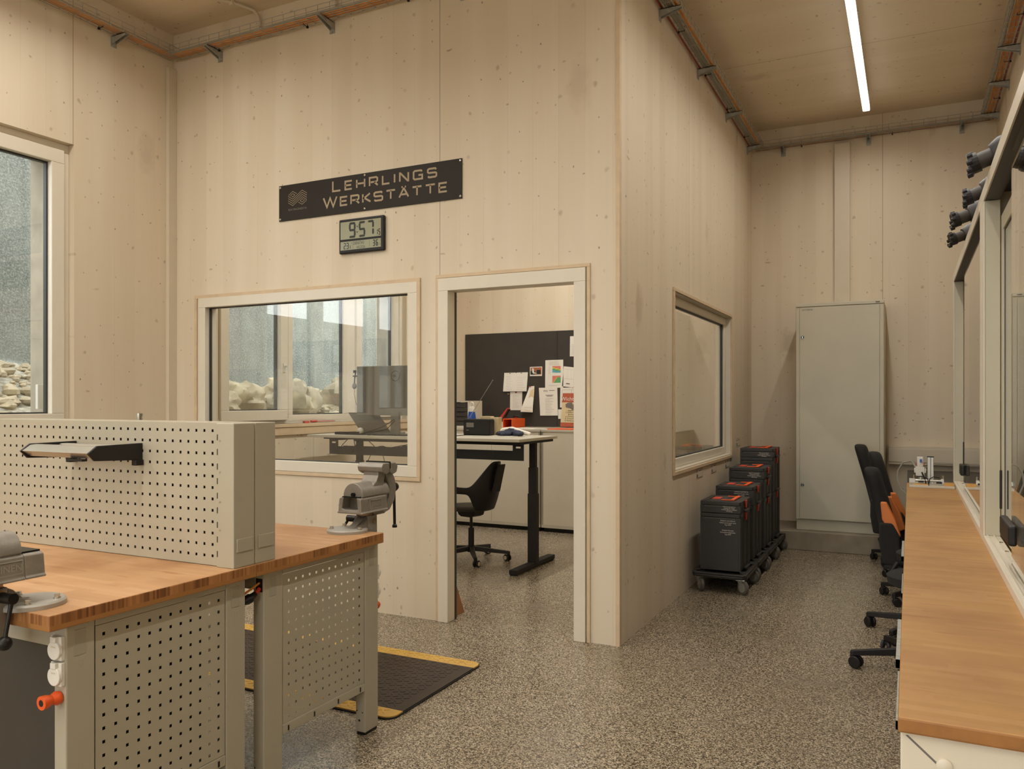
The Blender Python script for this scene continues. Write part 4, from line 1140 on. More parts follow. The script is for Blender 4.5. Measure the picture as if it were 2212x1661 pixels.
# radio
T = thing('radio', 'black portable radio with raised antenna at the desk edge', 'radio', (-1.97, 1.94, 1.092))
ax, bx_ = -2.105, -1.835
b = MB().box(ax, bx_, 1.88, 1.98, 1.0925, 1.238).build('case', 'black', T, bevel=.014, seg=3)
MB().box(ax+.035, ax+.11, 1.8792, 1.88, 1.165, 1.205).box(ax+.035, ax+.06, 1.8792, 1.88, 1.135, 1.142).build('rating_label', 'grey_plastic', b)
m = MB(); m.box(ax+.10, ax+.13, 1.8790, 1.88, 1.125, 1.132).box(ax+.18, ax+.21, 1.8790, 1.88, 1.125, 1.132).cyl((ax+.15, 1.8785, 1.153), (ax+.15, 1.88, 1.153), .005, n=10)
m.box(ax+.04, bx_-.01, 1.879, 1.8805, 1.207, 1.209); m.build('back_opening', 'black_matte', b)
for z in (1.205, 1.125): MB().cyl((ax-.012, 1.92, z), (ax, 1.92, z), .013, n=16).build('knob', 'black', T)
MB().cyl((-2.058, 1.90, 1.236), (-1.815, 1.90, 1.58), .0028, .0018, 8).ball((-1.815, 1.90, 1.581), .004, 8, 6).build('antenna', 'chrome', T)
MB().tube([(-2.05, 1.885, 1.10), (-2.05, 1.82, 1.097), (-2.04, 1.60, 1.097), (-2.04, 1.377, 1.092), (-2.035, 1.372, 1.04), (-2.06, 1.40, .99), (-2.13, 1.44, .95)], .0028, 6).build('power_cord', 'black', T, smooth=True)
T = thing('water_bottle', 'translucent blue drinking bottle with clear carry cap behind the radio', 'bottle', (-2.115, 2.06, 1.092))
MB().loft([((-2.115, 2.06, 1.0925), .037), ((-2.115, 2.06, 1.10), .04), ((-2.115, 2.06, 1.23), .040), ((-2.115, 2.06, 1.275), .034), ((-2.115, 2.06, 1.30), .029)], 24).build('body', 'blue', T, smooth=True)
MB().loft([((-2.115, 2.06, 1.30), .031), ((-2.115, 2.06, 1.335), .029), ((-2.115, 2.06, 1.35), .022)], 24).tube([(-2.135, 2.06, 1.345), (-2.133, 2.06, 1.375), (-2.115, 2.06, 1.385), (-2.097, 2.06, 1.375), (-2.095, 2.06, 1.345)], .006, 8).build('cap', 'white', T, smooth=True)
T = thing('work_gloves', 'dark navy work gloves crumpled on the desk right of the radio', 'gloves', (-1.65, 1.95, 1.092))
for k, (x, y, rx, ry, rz_) in enumerate(((-1.73, 1.92, .05, .06, .022), (-1.665, 1.95, .05, .05, .035), (-1.66, 1.88, .04, .04, .024), (-1.60, 1.93, .045, .05, .028), (-1.555, 1.90, .04, .045, .022), (-1.69, 1.86, .03, .03, .016))):
    m = MB(); rock_mesh(m, (x, y, 1.093+rz_*.9), (rx, ry, rz_), k+2, 18, 12, .3); m.build('glove_fold', 'navy', T, smooth=True)
tag(MB().prism([(-1.82, 1.86), (-1.62, 1.80), (-1.50, 1.92), (-1.7, 2.02)], lambda a, b: (a, b, 1.0923), lambda a, b: (a, b, 1.0945)).build('loose_sheet', 'paper'), 'white sheet lying under the navy gloves on the desk', 'paper')
tag(MB().tube([(-1.86, 2.05, 1.10), (-1.80, 2.08, 1.14), (-1.72, 2.10, 1.15), (-1.62, 2.12, 1.118), (-1.55, 2.12, 1.10)], .018, 10).build('paper_roll', 'paper', smooth=True), 'curled white paper roll behind the gloves on the desk', 'paper')
tag(MB().box(-2.0, -1.9, 2.02, 2.09, 1.0925, 1.26).box(-1.9, -1.82, 2.02, 2.09, 1.0925, 1.25).build('paper_carton', 'cream', bevel=.002), 'cream carton standing directly behind the radio', 'carton')

# sideboards
for x0, x1, lb, sp in ((-3.52, -2.062, 'left cream office sideboard with sliding fronts below the black board', -2.654), (-2.050, -.60, 'right cream office sideboard below the orange poster', -1.33)):
    T = thing('sideboard', lb, 'sideboard', ((x0+x1)/2, 3.8, 0), group='sideboards along the office back wall')
    MB().box(x0, x1, 3.475, 4.235, .06, 1.066).build('body', 'sideboard', T)
    MB().box(x0-.002, x1+.002, 3.455, 4.24, 1.067, 1.090).build('top', 'desk', T, bevel=.002)
    MB().box(x0+.02, x1-.02, 3.50, 4.2, 0, .06).build('plinth', 'black_matte', T)
    MB().box(x0, x1, 3.462, 3.4745, .045, .075).build('bottom_rail', 'alu_white', T)
    MB().box(x0, x0+.022, 3.462, 3.4745, .075, 1.066).box(x1-.022, x1, 3.462, 3.4745, .075, 1.066).build('edge_profile', 'alu', T)
    for a, b, q in ((x0+.023, sp, 0), (sp+.003, x1-.023, .002)):
        d = MB().box(a, b, 3.462+q, 3.4745, .076, 1.066).build('sliding_front', 'sideboard', T)
T = thing('file_drawers', 'grey file drawer box with dark drawers on the left sideboard', 'drawer box', (-3.05, 3.75, 1.09))
MB().box(-3.36, -3.05+.0, 3.66, 3.98, 1.091, 1.112).box(-3.36, -3.05, 3.66, 3.98, 1.385, 1.40).box(-3.065, -3.05, 3.66, 3.98, 1.112, 1.385).box(-3.36, -3.345, 3.66, 3.98, 1.112, 1.385).build('shell', 'sideboard', T)
for i in range(5):
    d = MB().box(-3.343, -3.067, 3.668, 3.97, 1.116+.0535*i, 1.166+.0535*i).build('drawer', 'dark', T, bevel=.002)
    MB().box(-3.30, -3.11, 3.664, 3.668, 1.158+.0535*i, 1.165+.0535*i).build('grip', 'black', d)
T = thing('hole_punch', 'white heavy-duty hole punch with red and black lever on the sideboard', 'hole punch', (-2.78, 4.0, 1.09))
MB().box(-2.87, -2.66, 3.94, 4.06, 1.091, 1.108).build('base', 'white', T, bevel=.003)
MB().prism([(-2.865, 1.108), (-2.79, 1.108), (-2.83, 1.175), (-2.86, 1.17), (-2.885, 1.15), (-2.885, 1.125)], lambda a, c: (a, 3.96, c), lambda a, c: (a, 4.04, c)).prism([(-2.79, 1.108), (-2.74, 1.108), (-2.80, 1.17), (-2.83, 1.17)], lambda a, c: (a, 3.965, c), lambda a, c: (a, 4.035, c)).build('housing', 'white', T, bevel=.002)
MB().prism([(-2.855, 1.168), (-2.81, 1.135), (-2.79, 1.15), (-2.695, 1.30), (-2.705, 1.318), (-2.725, 1.315)], lambda a, c: (a, 3.985, c), lambda a, c: (a, 4.015, c)).build('lever', 'red', T, bevel=.003)
MB().prism([(-2.815, 1.16), (-2.80, 1.15), (-2.70, 1.30), (-2.715, 1.312)], lambda a, c: (a+.008, 3.978, c), lambda a, c: (a+.008, 4.022, c)).build('grip', 'black', T, bevel=.003)
T = thing('orange_housing', 'orange hollow steel housing with black knob on the sideboard', 'housing', (-2.58, 4.0, 1.09))
m = MB(); ring(m, -2.685, -2.565, 1.091, 1.195, .009, 3.80, 4.14, 'x'); m.build('tube_body', 'orange', T, bevel=.002)
MB().box(-2.675, -2.575, 4.0, 4.13, 1.10, 1.186).build('core', 'black_matte', T)
MB().cyl((-2.60, 3.97, 1.195), (-2.60, 3.97, 1.212), .016, n=14).build('knob_neck', 'orange', T)
MB().loft([((-2.60, 3.97, 1.212), .034), ((-2.60, 3.97, 1.222), .036), ((-2.60, 3.97, 1.228), .03)], 20).build('knob', 'black', T)
tag(MB().prism([(-2.5, 3.60), (-2.18, 3.55), (-2.1, 3.76), (-2.42, 3.8)], lambda a, b: (a, b, 1.0905), lambda a, b: (a, b, 1.098)).build('loose_papers', 'paper'), 'white papers lying on the sideboard right of the orange housing', 'paper')
tag(MB().prism([(-2.02, 3.55), (-1.72, 3.55), (-1.72, 3.8), (-2.0, 3.8)], lambda a, b: (a, b, 1.0905), lambda a, b: (a, b, 1.1)).build('folder', 'orange'), 'orange folder lying below the poster on the right sideboard', 'folder')

# board and pinned papers
T = thing('pin_board', 'large black pin board on the office back wall', 'pin board', (-2.0, 4.24, 1.1))
MB().box(-3.425, -2.197, 4.235, 4.249, 1.1, 2.215).build('panel', 'board_black', T, bevel=.001)
MB().box(-2.193, -.9, 4.235, 4.249, 1.1, 2.215).build('panel', 'board_black', T, bevel=.001)
PG = 'papers pinned to the black board'
def sheet(name, label, quad, y=4.2335, mat='paper', draw=None, cat='paper', bow=0):
    T = thing(name, label, cat, (quad[0][0], y, quad[0][1]), group=PG)
    m = MB(); n = 8; V = []
    for j in range(n+1):
        v = j/n
        for i in range(5):
            u = i/4
            x = (quad[0][0]*(1-u)+quad[1][0]*u)*(1-v)+(quad[3][0]*(1-u)+quad[2][0]*u)*v
            z = (quad[0][1]*(1-u)+quad[1][1]*u)*(1-v)+(quad[3][1]*(1-u)+quad[2][1]*u)*v
            V.append((x, y-bow*math.sin(v*PI*.5)**2, z))
    m.add(V, [(j*5+i, j*5+i+1, (j+1)*5+i+1, (j+1)*5+i) for j in range(n) for i in range(4)])
    s_ = m.build('sheet', mat, T); s_.modifiers.new('thick', 'SOLIDIFY').thickness = .0006
    KD = [0]
    def uvp(u, v, d=.0012):
        x = (quad[0][0]*(1-u)+quad[1][0]*u)*(1-v)+(quad[3][0]*(1-u)+quad[2][0]*u)*v
        z = (quad[0][1]*(1-u)+quad[1][1]*u)*(1-v)+(quad[3][1]*(1-u)+quad[2][1]*u)*v
        return (x, y-bow*math.sin(v*PI*.5)**2-d-.0004*KD[0], z)
    if draw:
        for k, (mt, recs) in enumerate(draw):
            m = MB(); KD[0] = k
            for rc in recs:
                if isinstance(rc[0], str): 
                    s2, u, v, sz = rc; W_ = abs(quad[1][0]-quad[0][0]); H_ = abs(quad[0][1]-quad[3][1])
                    m.text(s2, lambda a, b: uvp(u+a/W_, v-b/H_), sz)
                elif isinstance(rc, tuple):
                    a, b, c, d = rc; m.add([uvp(a, b), uvp(c, b), uvp(c, d), uvp(a, d)], [(0, 1, 2, 3)])
                else: m.add([uvp(*p) for p in rc], [tuple(range(len(rc)))])
            m.build('print', mt, s_)
    return T
def lines(u0, u1, v0, v1, n, h=.006, seed=1):
    r_ = random.Random(seed); out = []
    for i in range(n):
        v = v0+(v1-v0)*i/max(1, n-1); out.append((u0+r_.random()*.03, v, u0+(u1-u0)*r_.uniform(.6, 1), v+h))
    return out
sheet('drawing_sheet', 'wide white drawing sheet hanging at the left of the pin board', [(-2.885, 1.735), (-2.572, 1.738), (-2.578, 1.512), (-2.890, 1.512)], bow=.02,
      draw=[('ink', lines(.1, .4, .2, .9, 9, .005, 4)+lines(.55, .95, .25, .9, 8, .005, 8)), ('ink_dark', [(.22, .02, .28, .05), (.70, .02, .76, .05), (.5, -.01, .53, .03)])])
sheet('notes_sheet', 'narrow white note sheet under the wide drawing sheet', [(-2.805, 1.507), (-2.645, 1.507), (-2.649, 1.288), (-2.808, 1.288)],
      draw=[('ink', lines(.2, .8, .2, .85, 10, .006, 3)), ('pink', [[(.35, -.02), (.62, -.02), (.55, .05), (.48, .08), (.42, .05)]])])
sheet('photo_print', 'small colour photo print pinned above the curled paper', [(-2.545, 1.800), (-2.385, 1.802), (-2.388, 1.692), (-2.545, 1.692)], cat='photo',
      draw=[('cardboard', [(.05, .08, .95, .85)]), ('terracotta', [(.75, .08, .95, .6), (.3, .1, .5, .35)]), ('ink_dark', [(.05, .45, .45, .85), (.55, .35, .88, .8)]), ('white', [[(.18, .15), (.32, .2), (.36, .6), (.6, .72), (.3, .75), (.2, .6)]])])
sheet('chart_sheet', 'white sheet with two red, green and blue charts on the pin board', [(-2.345, 1.875), (-2.118, 1.877), (-2.118, 1.553), (-2.348, 1.550)],
      draw=[('salmon', [(.40, .22, .86, .34), (.40, .57, .86, .82)]), ('yellow_print', [(.40, .27, .55, .31), (.55, .30, .75, .34), (.75, .34, .86, .38), [(.42, .82), (.66, .61), (.69, .61), (.47, .82)]]),
            ('green', [(.40, .31, .55, .36), (.55, .34, .75, .42), (.75, .38, .86, .42), [(.47, .82), (.68, .62), (.86, .62), (.86, .82)]]), ('cyan', [(.40, .36, .55, .45), (.55, .40, .86, .46)]), ('ink', lines(.2, .85, .06, .18, 5, .004, 6)+lines(.18, .34, .25, .48, 6, .004, 7)+lines(.2, .85, .9, .93, 2, .004, 1))])
sheet('form_sheet', 'tilted white form at the right edge of the doorway view', [(-2.112, 1.800), (-1.90, 1.775), (-1.90, 1.54), (-2.132, 1.568)],
      draw=[('ink', [(.08, .12, .9, .125), (.08, .6, .9, .605), (.25, .12, .253, .6), (.45, .12, .453, .6), (.65, .12, .653, .6)]), ('ink_dark', [(.2, .82, .4, .86), (.6, .95, .75, .98)])])
sheet('table_sheet', 'white sheet with a printed table high at the right of the pin board', [(-2.033, 2.145), (-1.87, 2.145), (-1.87, 1.912), (-2.036, 1.912)],
      draw=[('ink', lines(.4, .9, .1, .35, 6, .008, 5)+lines(.1, .9, .42, .9, 12, .006, 9))])
sheet('letter_sheet', 'white letter with a bold black heading below the chart sheet', [(-2.425, 1.552), (-2.190, 1.553), (-2.182, 1.228), (-2.408, 1.226)], y=4.226,
      draw=[('ink_dark', [('PMS', .36, .15, .030)]), ('ink', [(.55, .09, .85, .11)]+[(.35, .26, .78, .28), (.4, .29, .72, .31)]+lines(.3, .8, .38, .95, 11, .006, 2))])
sheet('curled_sheet', 'curled white sheet folded into a slim triangle on the pin board', [(-2.548, 1.57), (-2.482, 1.575), (-2.480, 1.265), (-2.640, 1.27)], y=4.224, bow=.05,
      draw=[('cream', [[(.45, .15), (.98, .1), (.98, .98), (.28, .93)]]), ('ink', [(.2, .82, .9, .826)]), ('red', [(.05, -.01, .35, .035)])])
sheet('plan_sheet', 'white plan sheet half hidden behind the orange poster', [(-2.153, 1.552), (-1.92, 1.552), (-1.92, 1.32), (-2.158, 1.322)], y=4.230,
      draw=[('ink', [(.1, .1, .9, .11), (.1, .1, .11, .8), (.6, .1, .61, .8)]), ('red', [(.62, .0, .68, .03)])])
sheet('small_note', 'small white note low on the board beside the orange poster', [(-2.182, 1.30), (-2.09, 1.302), (-2.09, 1.19), (-2.180, 1.19)], y=4.231)
sheet('poster', 'orange and cream poster with heading Wichtige leaning at the right', [(-2.105, 1.487), (-1.75, 1.487), (-1.75, 1.10), (-2.138, 1.10)], y=4.19, mat='cream', cat='poster',
      draw=[('terracotta', [(0, 0, 1, .27), (0, .87, 1, 1)]), ('white', [('Wichtige', .27, .22, .062), (.7, .885, .95, .9)]), ('ink_dark', [('1. Regelmäßige Wartung', .45, .53, .021), ('2. Dichtprüfung beachten', .45, .59, .021), ('Beschädigungen', .42, .65, .021), ('4. Dichtungen ölen', .38, .71, .021), ('5. Temperatur prüfen', .40, .77, .021), ('6. Reinigung', .28, .83, .021)]),
            ('ink', [[(.12, .33), (.2, .28), (.34, .27), (.36, .33), (.5, .33), (.5, .46), (.36, .5), (.3, .45), (.14, .42)]]), ('brown_steel', [(.36, .34, .46, .47), (.5, .37, .62, .44)])])
tag(MB().box(-2.842, -2.815, 4.229, 4.235, 1.478, 1.486).build('brass_pin', 'brass'), 'tiny brass pin left of the narrow note sheet', 'pin')

# sill clutter in the office window
tag(MB().cyl((-3.60, 1.62, 1.203), (-3.60, 1.95, 1.203), .004, n=8).cyl((-3.60, 1.60, 1.205), (-3.60, 1.68, 1.205), .011, n=10).box(-3.615, -3.585, 1.50, 1.56, 1.19, 1.21).build('screwdriver', 'red', smooth=True), 'red screwdriver lying on the office window sill', 'screwdriver')
tag(MB().box(-3.80, -3.775, -.945, -.899, 1.345, 1.51).build('contact_sensor', 'white', bevel=.003), 'small white box on the outer reveal of the left window', 'sensor')
tag(MB().prism([(.108, 0), (.26, 0), (.21, .17), (.18, .2), (.15, .22), (.11, .21)], lambda a, c: (-1.225, a, c), lambda a, c: (-1.163+(c*-.15), a, c)).build('cardboard_box', 'cardboard'), 'brown cardboard piece on the floor behind the left door jamb', 'cardboard')

# ------------------------------------------------------------ office chair
T = thing('office_chair', 'black shell office chair with castors at the standing desk', 'chair', (-1.975, 1.80, 0), R(-14))
def B(n, m, mt, p=T, **k): return m.build(n, mt, p, world=False, **k)
def star(T, n=5, r=.33, ph=0, mt='black', hubr=.035, cm='black', hubc=None, wh=.028):
    hb = B('star_base', MB().loft([((0, 0, .075), hubr), ((0, 0, .13), hubr*.9)], 20), mt, T, smooth=True)
    for i in range(n):
        a = ph+2*PI*i/n; d = Vector((math.cos(a), math.sin(a), 0)); q = Vector((-d.y, d.x, 0))
        m = MB()
        def arm(s, z0, z1, w): return [d*s-q*w+Vector((0, 0, z0)), d*s+q*w+Vector((0, 0, z0)), d*s+q*w*.8+Vector((0, 0, z1)), d*s-q*w*.8+Vector((0, 0, z1))]
        A = arm(.02, .085, .125, .024); Bq = arm(r-.01, .062, .088, .015)
        m.add(A+Bq, [(0, 1, 2, 3), (7, 6, 5, 4), (0, 4, 5, 1), (1, 5, 6, 2), (2, 6, 7, 3), (3, 7, 4, 0)])
        m.cyl(d*(r-.018)+Vector((0, 0, .05)), d*(r-.018)+Vector((0, 0, .085)), .014, n=12)
        B('arm', m, mt, hb, bevel=.003)
        c = d*(r-.018); w2 = Matrix.Rotation(a+.9, 3, 'Z') @ Vector((1, 0, 0)); o_ = Vector((-w2.y, w2.x, 0))*.016
        cs = B('caster', MB().box(c.x-.012+o_.x*.4, c.x+.012+o_.x*.4, c.y-.012+o_.y*.4, c.y+.012+o_.y*.4, .035, .056), cm, T, bevel=.002)
        for s_ in (-1, 1):
            p0 = c+o_+w2*s_*.008+Vector((0, 0, wh)); p1 = c+o_+w2*s_*.024+Vector((0, 0, wh))
            B('wheel', MB().loft([(p0, wh-.003), (p0+(p1-p0)*.3, wh), (p0+(p1-p0)*.8, wh), (p1, wh-.004)], 20), cm, cs, smooth=True)
            if hubc: B('wheel_cap', MB().cyl(p1, p1+w2*s_*.0012, wh*.6, n=16), hubc, cs)
globals()['B'] = B
def seat_star(T, **k):
    global B
    def B(n, m, mt, p=None, **kk): return m.build(n, mt, p if p is not None else T, world=False, **kk)
    star(T, **k); return B
B = seat_star(T, ph=.55, r=.35, hubc='duct', wh=.030)
B('gas_lift', MB().cyl((0, 0, .12), (0, 0, .285), .026, n=20).cyl((0, 0, .285), (0, 0, .40), .013, n=16), 'black', T, smooth=True)
B('mechanism', MB().prism([(-.11, .44), (.10, .44), (.085, .40), (.05, .385), (-.06, .385), (-.09, .40)], lambda a, c: (a, -.07, c), lambda a, c: (a, .07, c)), 'black', T, bevel=.004)
# tub shell: back at +x
V = []; F = []; NA, NV = 33, 12
def smooth01(t_): t_ = max(0, min(1, t_)); return t_*t_*(3-2*t_)
for i in range(NA):
    th = R(-112+224*i/(NA-1)); at_ = abs(math.degrees(th))
    zt = .885-(.225)*smooth01((at_-16)/42)
    zt += .012*smooth01((at_-70)/42)
    zb = .452+.15*smooth01((at_-34)/26)
    for j in range(NV):
        v = j/(NV-1); z = zb+(zt-zb)*v
        lean = .17*max(0, (z-.47)/.42)**1.25*math.cos(th)
        rx = .215+.02*math.sin(PI*min(1, (z-.44)/.3)); ry = .225
        pin = 1-.10*(1-v)**3
        nar = 1-.28*smooth01((z-.66)/.22)
        V.append(((rx*math.cos(th)*pin+lean*.6)*(1 if math.cos(th) > 0 else 1.05), ry*math.sin(th)*pin*nar, z))
for i in range(NA-1):
    for j in range(NV-1): F.append((i*NV+j, (i+1)*NV+j, (i+1)*NV+j+1, i*NV+j+1))
o = B('shell', MB().add(V, F), 'black', T, smooth=True); q = o.modifiers.new('thick', 'SOLIDIFY'); q.thickness = .014; q.offset = 0
q = o.modifiers.new('sub', 'SUBSURF'); q.levels = 1; q.render_levels = 1
m = MB(); m.loft([((-.02, 0, .442), .15), ((-.02, 0, .447), .20), ((-.02, 0, .468), .215), ((-.02, 0, .480), .20), ((-.02, 0, .484), .12)], 36)
B('seat', m, 'charcoal', T, smooth=True)
B('back_pad', MB().prism([(.62, -.05), (.86, -.04), (.86, .04), (.62, .05)], lambda z, y: (.235+(z-.47)*.30, y, z), lambda z, y: (.25+(z-.47)*.30, y, z)), 'black', T, bevel=.004)

# ------------------------------------------------------------ right-hand benches with glass enclosures
def rbench(label, y0, y1):
    T = thing('assembly_bench', label, 'workbench', (1.83, (y0+y1)/2, 0), group='assembly benches along the right wall')
    top_slab(1.462, 2.195, y0, y1, .812, .84, 'worktop', T, ['beech_top', 'beech_edge', 'beech_edge'], .004)
    for x in (1.475, 2.10):
        for y in (y0+.03, y1-.09):
            lg = MB().box(x, x+.06, y, y+.06, .02, .811).build('leg', 'steel_white', T, bevel=.003)
            MB().cyl((x+.03, y+.03, 0), (x+.03, y+.03, .02), .02, n=14).build('foot', 'black', lg)
    MB().box(1.535, 2.10, y0+.04, y0+.08, .75, .811).box(1.535, 2.10, y1-.08, y1-.04, .75, .811).build('cross_rail', 'steel_white', T, bevel=.002)
    MB().box(1.49, 1.53, y0+.09, y1-.09, .75, .811).build('long_rail', 'steel_white', T, bevel=.002)
    return T
TB = rbench('nearest beech-topped bench along the right side with pale end panel', -2.785, -.663)
rbench('farther beech-topped bench on the right carrying the pneumatic trainer', -.658, 1.752)
p = MB().box(1.466, 2.19, -2.772, -2.757, .03, .811).build('end_panel', 'frame', TB, bevel=.003)
MB().loft([((1.535, -2.772, .763), .013), ((1.535, -2.776, .763), .0125), ((1.535, -2.779, .763), .008)], 24).build('cap', 'frame', p, smooth=True)
m = MB(); m.prism([(1.474, .805), (1.478, .806), (1.60, .70), (1.596, .698)], lambda a, c: (a, -2.7725, c), lambda a, c: (a, -2.7720, c)); m.build('groove', 'ink', p)
for y0, y1, lb in ((-2.1, -1.55, 'grey drawer unit hung under the nearest right-hand bench'), (-.55, .0, 'grey drawer unit hung at the bench joint on the right')):
    T = thing('hung_drawer_unit', lb, 'drawer unit', (1.7, (y0+y1)/2, .4), group='drawer units under the right benches')
    MB().box(1.475+.058, 2.0, y0, y1, .42, .748).build('body', 'cab_grey', T, bevel=.003)
    for i in range(2):
        d = MB().box(1.515, 1.532, y0+.005, y1-.005, .43+.16*i, .58+.16*i).build('drawer', 'cab_grey', T, bevel=.002)
        MB().box(1.448, 1.460, y0+.05, y1-.05, .545+.16*i, .565+.16*i).box(1.448, 1.515, y0+.05, y0+.06, .545+.16*i, .565+.16*i).box(1.448, 1.515, y1-.06, y1-.05, .545+.16*i, .565+.16*i).build('handle', 'galv', d)

def enclosure(label, y0, y1, door0, latch):
    T = thing('glass_enclosure', label, 'enclosure', (1.97, (y0+y1)/2, .84), group='glass machine enclosures on the right benches')
    xf, xb, zt = 1.742, 2.19, 2.245
    m = MB(); m.box(xf, xf+.058, y0, y1, .8405, .868).box(xf+.012, xf+.016, y0+.09, y1-.09, .868, .873).box(xf+.034, xf+.038, y0+.09, y1-.09, .868, .873)
    br = m.build('bottom_rail', 'frame', T, bevel=.0015)
    m = MB()
    for i in range(9): m.cyl((xf+.046, y1-.25-.2*i, .868), (xf+.046, y1-.25-.2*i, .871), .006, n=10)
    m.build('rail_screw', 'chrome', br)
    for a, b in ((y0, y0+.09), (y1-.09, y1)):
        pp = MB().box(xf+.006, xf+.058, a+.001, b-.001, .868, zt-.055).build('post', 'cab_grey', T, bevel=.002)
        MB().box(xf, xf+.0058, a, b, .868, zt-.055).build('front_cover', 'frame', pp, bevel=.001)
        for xx in (xb-.058,): MB().box(xx, xb, a, b, .8405, zt-.055).build('post', 'alu_white', T, bevel=.002)
    tr = MB().box(xf+.006, xf+.058, y0+.001, y1-.001, zt-.0545, zt-.001).build('top_rail', 'dark', T)
    MB().box(xf, xf+.0058, y0, y1, zt-.0545, zt).build('front_cover', 'frame', tr, bevel=.001)
    MB().box(xf+.0585, xb, y0, y1, zt-.012, zt).build('roof_panel', 'dark', T)
    MB().box(xf+.0585, xb-.059, y1-.03, y1-.005, .8405, zt-.0125).build('side_panel', 'cab_grey', T)
    MB().box(xf+.0585, xb-.059, y0+.005, y0+.03, .8405, zt-.0125).build('side_panel', 'cab_grey', T)
    MB().box(xb-.02, xb-.012, y0+.09, y1-.09, .8405, zt-.0125).build('back_panel', 'cab_grey', T)
    # framed rear door
    ya, yb = (y0+y1)/2-.05, y1-.092
    m = MB(); ring(m, ya, yb, .875, 2.125, .062, xf+.060, xf+.078, 'y'); fr = m.build('door_frame', 'cab_grey', T, bevel=.002)
    m = MB(); ring(m, ya+.062, yb-.062, .937, 2.063, .006, xf+.0655, xf+.071, 'y'); m.build('gasket', 'gasket', fr)
    MB().box(xf+.067, xf+.070, ya+.066, yb-.066, .941, 2.059).build('pane', 'glass_box', fr)
    MB().box(xf+.052, xf+.060, yb-.035, yb-.025, .98, 1.13).build('grip', 'black', fr, bevel=.002)
    # frameless front sliding door
    fd = MB().box(xf+.026, xf+.031, y0+.092, door0, .874, 2.188).build('sliding_pane', 'glass_box', T)
    ll, lz, lw_ = latch
    l = MB().box(xf+.002, xf+.0255, ll-lw_, ll, lz, lz+.062).build('latch', 'black', fd, bevel=.007)
    MB().box(xf+.007, xf+.020, ll, ll+.001, lz+.012, lz+.045).build('latch_face', 'brass', l)
    m = MB(); ring(m, y0+.35, door0-.30, 1.0, 2.06, .0025, xf+.0312, xf+.0325, 'y'); m.build('seal', 'gasket', fd)
    return T
enclosure('near glass enclosure with aluminium frame on the right bench', -2.90, -.603, -1.40, (-1.30, .965, .26))
enclosure('far glass enclosure beyond the aluminium joint post on the right', -.598, 1.798, 1.03, (1.10, .965, .14))

# nozzle heads lying on the enclosure roofs
def head(label, loc, rz, s=1.0, dome=False):
    T = thing('motor_unit', label, 'motor unit', loc, rz, group='dark motor units on top of the glass enclosures')
    def B(n, m, mt, p=T, **k): return m.build(n, mt, p, world=False, **k)
    b = B('body', MB().loft([((.14*s, 0, .06*s), .03*s), ((.11*s, 0, .07*s), .055*s), ((.03*s, 0, .075*s), .062*s), ((-.035*s, 0, .06*s), .050*s), ((-.06*s, 0, .05*s), .038*s)], 20), 'charcoal', smooth=True)
    n_ = B('neck', MB().cyl((-.055*s, 0, .052*s), (-.105*s, 0, .035*s), .028*s, n=20), 'dark', b, smooth=True)
    m = MB()
    m.cyl((-.10*s, 0, .037*s), (-.128*s, 0, .028*s), .034*s, n=18)
    for k in range(8):
        a = 2*PI*k/8; c = Vector((-.118*s, .034*s*math.cos(a), .031*s+.034*s*math.sin(a))); m.cyl(c, c+Vector((-.016*s, 0, -.005*s)), .009*s, n=8)
    B('ribbed_cap', m, 'black', n_)
    if dome: B('cover', MB().loft([((.09*s, 0, .02), .062*s), ((.09*s, 0, .12*s), .060*s), ((.09*s, 0, .16*s), .045*s), ((.09*s, 0, .178*s), .018*s)], 24), 'grey_plastic', smooth=True)
    B('foot', MB().box(.02*s, .13*s, -.04*s, .04*s, 0, .03*s), 'black')
    return T
head('lowest dark motor unit on top of the far glass enclosure', (1.80, .62, 2.2455), R(10), .98)
head('dark motor unit with grey neck, second from the far end of the enclosures', (1.80, .10, 2.2455), R(5), 1.05)
head('dark motor unit with grey cover above the enclosure joint', (1.82, -.40, 2.2455), R(-5), 1.0, True)
head('nearest dark motor unit with tall grey cover on the near enclosure', (1.82, -.95, 2.2455), R(-8), 1.1, True)

# side table and trainer
T = thing('side_table', 'dark grey table under the back wall trunking', 'table', (1.83, 2.9, 0))
MB().box(1.462, 2.195, 1.82, 4.10, .715, .745).build('tabletop', 'dark', T, bevel=.003)
for x in (1.5, 2.13):
    for y in (1.86, 4.02): MB().box(x, x+.04, y, y+.04, 0, .715).build('leg', 'steel_white', T)
T = thing('pneumatic_trainer', 'pneumatic training rig with cylinder and valve on the far bench end', 'training rig', (1.6, 1.6, .84))
MB().box(1.478, 1.738, 1.44, 1.735, .8405, .855).build('base_plate', 'alu_white', T, bevel=.001)
pst = MB().box(1.585, 1.622, 1.60, 1.637, .855, 1.028).build('post', 'alu', T, bevel=.002)
MB().box(1.602, 1.606, 1.598, 1.5995, .86, 1.025).build('groove', 'ink', pst)
MB().box(1.583, 1.624, 1.598, 1.639, 1.028, 1.032).build('cap', 'black', pst)
v = MB().box(1.516, 1.568, 1.56, 1.61, .905, .965).box(1.524, 1.560, 1.565, 1.60, .965, 1.03).box(1.507, 1.516, 1.565, 1.60, .925, .955).box(1.568, 1.577, 1.565, 1.60, .925, .955).build('valve_block', 'white', T, bevel=.003)
MB().box(1.516, 1.5205, 1.556, 1.562, .975, .99).box(1.5635, 1.568, 1.556, 1.562, .975, .99).build('red_clip', 'red', v)
MB().box(1.540, 1.552, 1.548, 1.560, .995, 1.016).build('plug', 'blue', v, bevel=.002)
MB().cyl((1.545, 1.57, .87), (1.545, 1.57, .905), .017, n=16).build('regulator', 'alu', v, smooth=True)
